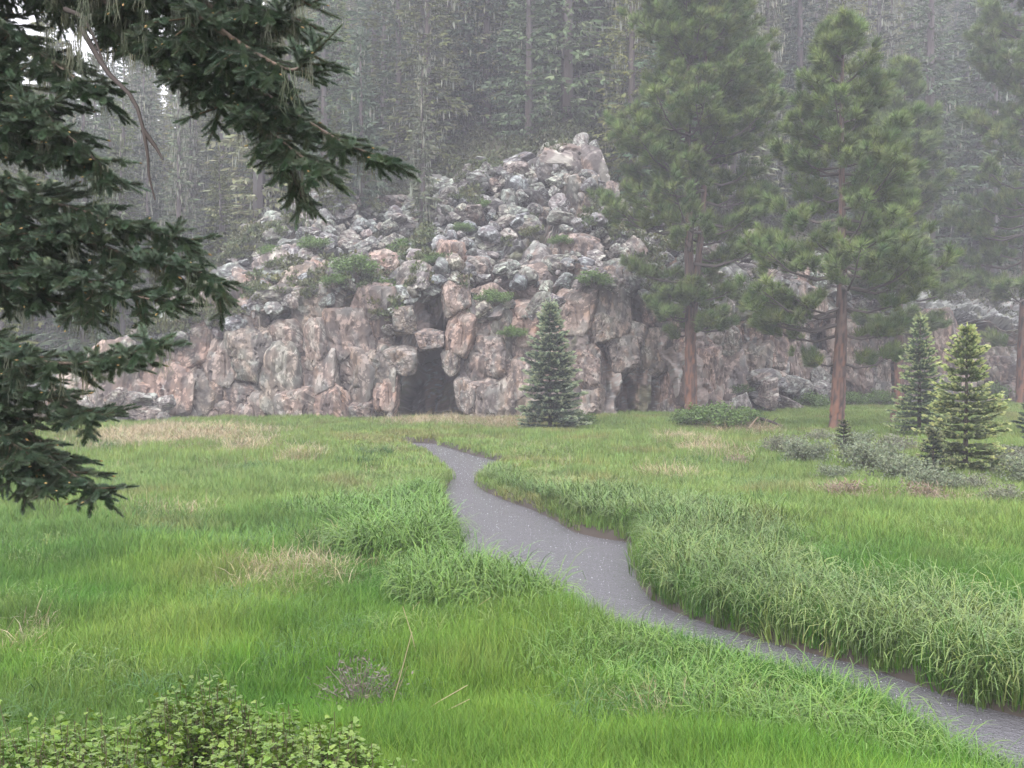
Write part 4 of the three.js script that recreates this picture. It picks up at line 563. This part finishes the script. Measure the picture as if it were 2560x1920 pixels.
{ // low leafy currant bush on the near bank
  const R = rng(222), stems = new Geo(), leaves = [], g = new Geo();
  for (const [a, l, w] of [[0, 1, 0.42], [0.9, 0.8, 0.33], [-0.9, 0.8, 0.33]]) { const d = V(sin(a), 0.12, -cos(a)).normalize(), s = V(cos(a), 0, sin(a)); const o = V(0, 0, 0), c = [1, 1, 1]; const A = g.v(0, 0, 0, c), B = g.v(d.x * l * 0.5 + s.x * w, 0.06, d.z * l * 0.5 + s.z * w, c), C = g.v(d.x * l, -0.08, d.z * l, c), D = g.v(d.x * l * 0.5 - s.x * w, 0.06, d.z * l * 0.5 - s.z * w, c), E = g.v(d.x * l * 0.55, -0.03, d.z * l * 0.55, c); g.tri(A, B, E); g.tri(B, C, E); g.tri(C, D, E); g.tri(D, A, E); }
  const m = new THREE.Matrix4(), q = new THREE.Quaternion(), e = new THREE.Euler();
  const clumps = []; // tops as seen: [px, py, distance, spread]
  for (const c of [[400, 1455, 4.2, 0.2], [440, 1460, 4.1, 0.18], [350, 1510, 4.0, 0.22], [240, 1525, 3.9, 0.28], [120, 1535, 3.8, 0.3], [0, 1530, 3.7, 0.33], [180, 1560, 3.6, 0.3], [520, 1530, 3.9, 0.2], [610, 1520, 4.0, 0.2], [690, 1555, 3.9, 0.18], [760, 1590, 3.8, 0.16], [640, 1580, 3.6, 0.22], [-120, 1530, 3.6, 0.35], [60, 1590, 3.4, 0.3], [300, 1590, 3.4, 0.3], [450, 1580, 3.5, 0.26], [200, 1620, 3.2, 0.3], [560, 1620, 3.4, 0.25], [0, 1640, 3.1, 0.3], [820, 1620, 3.7, 0.14], [480, 1500, 4.1, 0.14], [560, 1535, 3.8, 0.16], [730, 1560, 3.8, 0.14], [380, 1475, 4.2, 0.16], [690, 1610, 3.5, 0.2]]) clumps.push([atDist(c[0], c[1], c[2]), c[3]]);
  const root = V(-0.95, ground(-0.95, -3.75), -3.75), o = thing('currant_bush', 'low bright green small leaved bush in the bottom left corner of the photo', 'bush', root);
  for (const [top, spr] of clumps) {
    const foot = V(top.x * 0.9 - 0.05, ground(top.x, top.z) - 0.05, top.z - 0.05);
    for (let s = 0; s < 22; s++) {
      const a = R() * 6.28, k = sqrt(R()) * spr, tip = V(top.x + cos(a) * k, top.y - R() * 0.14 - k * 0.25, top.z + sin(a) * k), f = V(lerp(foot.x, tip.x, 0.45), foot.y, lerp(foot.z, tip.z, 0.45)), md = V().lerpVectors(f, tip, 0.55).add(V((R() - 0.5) * 0.1, 0.03, (R() - 0.5) * 0.1));
      const cv = new THREE.CatmullRomCurve3([f, md, tip]), pts = cv.getPoints(8); stems.tube(pts.map((p) => p.clone().sub(root)), (t) => lerp(0.004, 0.0012, t), 4, [0.085, 0.065, 0.035]);
      const n = 52; for (let j = 0; j < n; j++) { const t = 0.22 + 0.78 * (j + R()) / n, p = cv.getPoint(min(1, t)).sub(root), az = R() * 6.28; p.add(V(cos(az) * 0.028, 0.008, sin(az) * 0.028)); e.set(-0.25 + (R() - 0.5) * 1.3, az, (R() - 0.5) * 1.1); q.setFromEuler(e); const sz = 0.014 + 0.011 * R(); const young = t > 0.85 ? 1 : 0; leaves.push([m.clone().compose(p, q, V(sz, sz, sz)), new THREE.Color().setRGB(...vary(mix3([0.085, 0.165, 0.022], [0.17, 0.26, 0.035], young * 0.7 + 0.3 * R()), R, 0.25))]); }
    }
  }
  part(o, 'stems', stems.build(), M.wood); instances(o, 'foliage', g.build(), leafMat(0.35, 0.42), leaves);
}

// ------------------------------------------------------------------ the near spruce whose boughs hang into the picture
{
  const R = rng(99), twig = new Geo(), wood = new Geo(), shoots = [], buds = [], hang = [], m = new THREE.Matrix4(), q = new THREE.Quaternion();
  for (let k = 0; k < 260; k++) { const t = pow(R(), 0.9), a = R() * 2 * PI, y = t, d = V(cos(a), 0.75 + 0.5 * R() + 2.2 * sstep(0.75, 1, t), sin(a)).normalize(), l = (0.19 + 0.06 * R()) * lerp(1, 0.75, t), s = V(-sin(a), 0, cos(a)), c = vary([1, 1, 1], R, 0.35), w = 0.011; const o = V(cos(a) * 0.012, y * 0.95, sin(a) * 0.012); const A = twig.v(o.x - s.x * w, o.y, o.z - s.z * w, c), B = twig.v(o.x + s.x * w, o.y, o.z + s.z * w, c), C = twig.v(o.x + d.x * l, o.y + d.y * l, o.z + d.z * l, c); twig.tri(A, B, C); }
  const tc = [0.16, 0.11, 0.07]; twig.tube([V(0, 0, 0), V(0, 1, 0)], (t) => lerp(0.022, 0.014, t), 4, [1.6, 1.0, 1.2]);
  const bud = new Geo(); bud.tube([V(0, -0.2, 0), V(0, 0.4, 0), V(0, 1, 0)], (t) => [0.32, 0.42, 0.02][Math.round(t * 2)], 6, [1, 1, 1]);
  const hl = new Geo(); for (let k = 0; k < 16; k++) { const o = V((R() - 0.5) * 0.25, 0.02, (R() - 0.5) * 0.25), pts = [o.clone()], L = 0.5 + 0.5 * R(); for (let s = 1; s <= 4; s++) pts.push(V(o.x + (R() - 0.5) * 0.07 * s, -L * s / 4, o.z + (R() - 0.5) * 0.07 * s)); hl.strip(pts, sideOf(V(0, 1, 0), R), (t) => 0.009 * (1 - 0.6 * t), vary([1, 1, 1], R, 0.25), [0.95, 1, 0.9]); }
  const twigGeo = twig.build(), budGeo = bud.build(), hangGeo = hl.build();
  const shoot = (o, d, L, tip) => { q.setFromUnitVectors(V(0, 1, 0), d); const w = 0.075 + 0.028 * R(); shoots.push([m.clone().compose(o, q, V(w, L, w)), new THREE.Color().setRGB(...vary(mix3([0.062, 0.098, 0.054], [0.13, 0.175, 0.11], R()), R, 0.3))]); if (tip && R() < 0.08) { const s = 0.004 + 0.005 * R(); buds.push([m.clone().compose(o.clone().addScaledVector(d, L), q, V(s, s * 1.8, s)), new THREE.Color().setRGB(...vary([0.27, 0.18, 0.075], R, 0.35))]); } };
  const lichen = (p, s) => { q.setFromAxisAngle(V(0, 1, 0), R() * 6.28); hang.push([m.clone().compose(p, q, V(s * (0.7 + 0.5 * R()), s, s * (0.7 + 0.5 * R()))), new THREE.Color().setRGB(...vary([0.19, 0.195, 0.14], R, 0.35))]); };
  // a branchlet: axis with shoots along both sides and one at the tip
  const branchlet = (o, d, L, lv) => {
    const n = max(2, Math.round(L / 0.029)), p = o.clone(), dir = d.clone(), pts = [o.clone()], side = V().crossVectors(dir, V(0, 1, 0)).normalize();
    for (let k = 0; k < n; k++) {
      dir.add(V((R() - 0.5) * 0.12, -0.015 + (R() - 0.5) * 0.1, (R() - 0.5) * 0.12)).normalize(); shoot(p, dir, L / n * 1.15, false); p.addScaledVector(dir, L / n); pts.push(p.clone());
      const sg = k & 1 ? 1 : -1, rest = 1 - k / n;
      if (k > 0 || n < 4) { const sd = V().copy(dir).multiplyScalar(0.85).addScaledVector(side, sg * (0.7 + 0.4 * R())).add(V(0, (R() - 0.55) * 0.9 - 0.05, 0)).normalize(); const l = L * (0.2 + 0.4 * rest) * (0.7 + 0.5 * R()); if (lv > 0 && l > 0.1) branchlet(p.clone(), sd, l, lv - 1); else shoot(p, sd, clamp(l, 0.05, 0.09), true); }
    }
    shoot(p, dir, 0.05 + 0.03 * R(), true); wood.tube(pts, (t) => lerp(0.0045, 0.002, t), 4, tc);
    if (R() < 0.2) lichen(pts[floor(pts.length / 2)], 0.05 + 0.1 * R());
  };
  const boughs = [ // [points (px, py, distance)], side length, from, density, lichen
    [[[-700, 200, 4.6], [-250, -180, 4.3], [120, -130, 4.1], [420, -20, 3.9], [600, 30, 3.7]], 0.42, 0.3, 1, 0.9],
    [[[-700, 200, 4.6], [-100, -120, 4.4], [250, 20, 4.1], [430, 170, 4.0], [560, 265, 3.8], [640, 330, 3.7], [700, 370, 3.6]], 0.34, 0.32, 1, 1],
    [[[180, -130, 4.2], [400, 60, 4.0], [540, 180, 3.9], [660, 260, 3.8], [755, 315, 3.7], [840, 345, 3.65]], 0.2, 0.35, 0.95, 0.4],
    [[[300, -60, 4.0], [440, 40, 3.8], [560, 120, 3.7], [640, 150, 3.6], [680, 110, 3.55]], 0.24, 0.3, 1, 0.4],
    [[[-700, 300, 4.8], [-300, 60, 4.5], [-20, 60, 4.2], [120, 140, 4.0], [230, 215, 3.9]], 0.3, 0.4, 1, 0.6],
    [[[-700, 400, 4.8], [-300, 230, 4.5], [-50, 260, 4.2], [80, 320, 4.0], [190, 350, 3.9]], 0.28, 0.4, 1, 0.8],
    [[[-700, 450, 4.8], [-350, 330, 4.4], [-60, 400, 4.1], [120, 440, 3.9], [260, 480, 3.8], [400, 520, 3.7]], 0.28, 0.35, 1, 0.5],
    [[[-700, 500, 4.7], [-300, 430, 4.4], [0, 480, 4.1], [180, 520, 3.9], [330, 570, 3.75], [460, 600, 3.6], [475, 640, 3.6]], 0.27, 0.35, 1, 0.8],
    [[[-700, 600, 4.7], [-350, 560, 4.3], [-80, 600, 4.0], [80, 640, 3.9], [200, 680, 3.8]], 0.22, 0.4, 0.9, 0.5],
    [[[-700, 800, 4.5], [-300, 740, 4.1], [-40, 760, 3.7], [130, 785, 3.5], [250, 775, 3.4], [335, 745, 3.3]], 0.2, 0.4, 1, 0.2],
    [[[-700, 800, 4.5], [-300, 760, 4.2], [-60, 790, 3.9], [80, 850, 3.7], [160, 890, 3.6], [205, 900, 3.5]], 0.24, 0.4, 1, 0.4],
    [[[-700, 850, 4.4], [-300, 850, 4.1], [-60, 890, 3.8], [70, 960, 3.7], [150, 1020, 3.6], [215, 1060, 3.5]], 0.22, 0.4, 1, 0.2],
    [[[-700, 900, 4.4], [-350, 930, 4.0], [-120, 970, 3.7], [20, 1010, 3.6], [100, 1050, 3.5]], 0.22, 0.4, 1, 0.2],
    [[[-600, 650, 4.4], [-350, 640, 4.1], [-150, 700, 3.9], [-10, 760, 3.7]], 0.26, 0.35, 1, 0.3],
    [[[-600, 150, 4.6], [-300, 20, 4.4], [-100, 140, 4.2], [10, 190, 4.1]], 0.28, 0.3, 1, 0.6],
    [[[-600, 950, 4.2], [-350, 850, 4.0], [-160, 860, 3.7], [-20, 930, 3.6], [60, 980, 3.5]], 0.24, 0.3, 1, 0.3],
    [[[-600, 250, 4.6], [-300, 130, 4.3], [-40, 240, 4.0], [140, 290, 3.85], [240, 380, 3.8]], 0.3, 0.4, 1, 0.6],
    [[[-600, 480, 4.6], [-300, 420, 4.3], [-20, 560, 4.0], [160, 600, 3.8], [290, 640, 3.7], [380, 655, 3.65]], 0.28, 0.4, 1, 0.8],
    [[[-600, 300, 4.6], [-300, 330, 4.3], [-60, 470, 4.0], [90, 560, 3.9], [200, 640, 3.85]], 0.3, 0.35, 1, 0.6],
    [[[100, -160, 4.2], [330, 0, 4.1], [480, 110, 3.95], [570, 230, 3.85], [610, 330, 3.8], [650, 420, 3.75]], 0.28, 0.3, 1, 1],
    [[[200, -160, 4.1], [380, -40, 4.0], [500, 40, 3.95], [610, 40, 3.8], [650, -10, 3.7]], 0.26, 0.2, 1, 0.6],
    [[[-500, 100, 4.5], [-250, 30, 4.3], [-60, 120, 4.1], [70, 210, 4.0], [160, 330, 3.9]], 0.3, 0.3, 1, 0.6],
    [[[-500, 700, 4.3], [-250, 700, 4.1], [-60, 820, 3.8], [60, 930, 3.7], [110, 1030, 3.6]], 0.26, 0.3, 1, 0.3],
    [[[-600, 0, 4.8], [-200, -160, 4.6], [60, -90, 4.5], [200, 10, 4.4], [300, 110, 4.2]], 0.3, 0.3, 1, 1],
  ];
  const parts = [];
  for (const [pts, sl, from, dens, li] of boughs) {
    const cv = new THREE.CatmullRomCurve3(pts.map(([a, b, d]) => atDist(a, b, d)), false, 'centripetal'), len = cv.getLength(), n = Math.round(len / 0.027), ap = cv.getSpacedPoints(40), bg = new Geo(); bg.tube(ap, (t) => lerp(0.02, 0.004, t), 6, (p) => vary([0.13, 0.095, 0.075], R, 0.3)); parts.push(bg);
    for (let k = 0; k < n; k++) {
      const t = min(0.9999, from + (1 - from) * k / (n - 1)), p = cv.getPointAt(t), dir = cv.getTangentAt(t), side = V().crossVectors(dir, V(0, 1, 0)).normalize(), sg = k & 1 ? 1 : -1, rest = pow(1 - (t - from) / (1 - from), 0.7);
      if (R() > dens * 0.92) continue;
      const d = V().copy(dir).multiplyScalar(0.75).addScaledVector(side, sg * (0.55 + 0.6 * R())).add(V(0, (R() - 0.6) * 1.5, 0)).normalize(); branchlet(p, d, max(0.07, sl * (0.25 + 0.75 * rest) * (0.55 + 0.6 * R())), 1);
      if (R() < 0.5) shoot(p, dir, 0.06, false); if (R() < li * 0.55) lichen(p, 0.06 + 0.13 * R());
    }
    branchlet(cv.getPointAt(0.97), cv.getTangentAt(0.999), 0.1, 0);
  }
  const bare = [[[175, 60, 3.9], [233, 157, 3.85], [290, 219, 3.82], [318, 330, 3.8], [322, 380, 3.8], [335, 432, 3.8]], [[308, 280, 3.81], [336, 318, 3.81], [352, 345, 3.8]], [[140, 20, 3.95], [180, 40, 3.92], [233, 157, 3.85]]];
  for (const b of bare) { const cv = new THREE.CatmullRomCurve3(b.map(([x, y, d]) => atDist(x, y, d))); const g = new Geo(); g.tube(cv.getPoints(14), (t) => lerp(0.011, 0.003, t), 5, [0.06, 0.047, 0.042]); parts.push(g); }
  for (let k = 0; k < 110; k++) lichen(atDist(100 + R() * 560, -40 + R() * 160, 3.8 + R() * 0.4), 0.07 + 0.13 * R());
  const foot = V(-2.9, ground(-2.9, -4.8), -4.8), o = thing('near_spruce', 'dark blue green spruce hung with lichen, its boughs filling the left side of the photo', 'spruce', foot);
  const shift = new THREE.Matrix4().makeTranslation(-foot.x, -foot.y, -foot.z), mv = (l) => l.map(([a, c]) => [a.premultiply(shift), c]);
  const tr = new Geo(); const tp = []; for (let k = 0; k <= 24; k++) tp.push(V(0.03 * sin(k), lerp(-0.3, 11, k / 24), 0.03 * cos(k * 1.3))); tr.tube(tp, (t) => lerp(0.2, 0.04, t) + 0.09 * Math.exp(-t * 30), 14, (p, a) => vary(mix3([0.13, 0.1, 0.085], [0.2, 0.17, 0.15], hash3(a * 4 | 0, p.y * 6 | 0, 1)), R, 0.15), (t, s) => 0.93 + 0.14 * hash3(s, t * 50 | 0, 9)); part(o, 'trunk', tr.build(true), M.wood);
  for (const g of parts) { const geo = g.build(true); geo.translate(-foot.x, -foot.y, -foot.z); part(o, 'bough', geo, M.wood); }
  const wg = wood.build(); wg.translate(-foot.x, -foot.y, -foot.z); part(o, 'branchlets', wg, M.wood, 'stuff');
  instances(o, 'needle_shoots', twigGeo, leafMat(0.15, 0.5), mv(shoots)); instances(o, 'buds', budGeo, M.matte, mv(buds)); instances(o, 'hanging_lichen', hangGeo, M.lichen, mv(hang));
  console.log('spruce shoots', shoots.length, 'buds', buds.length, 'lichen', hang.length);
}
renderer.render(scene, camera);
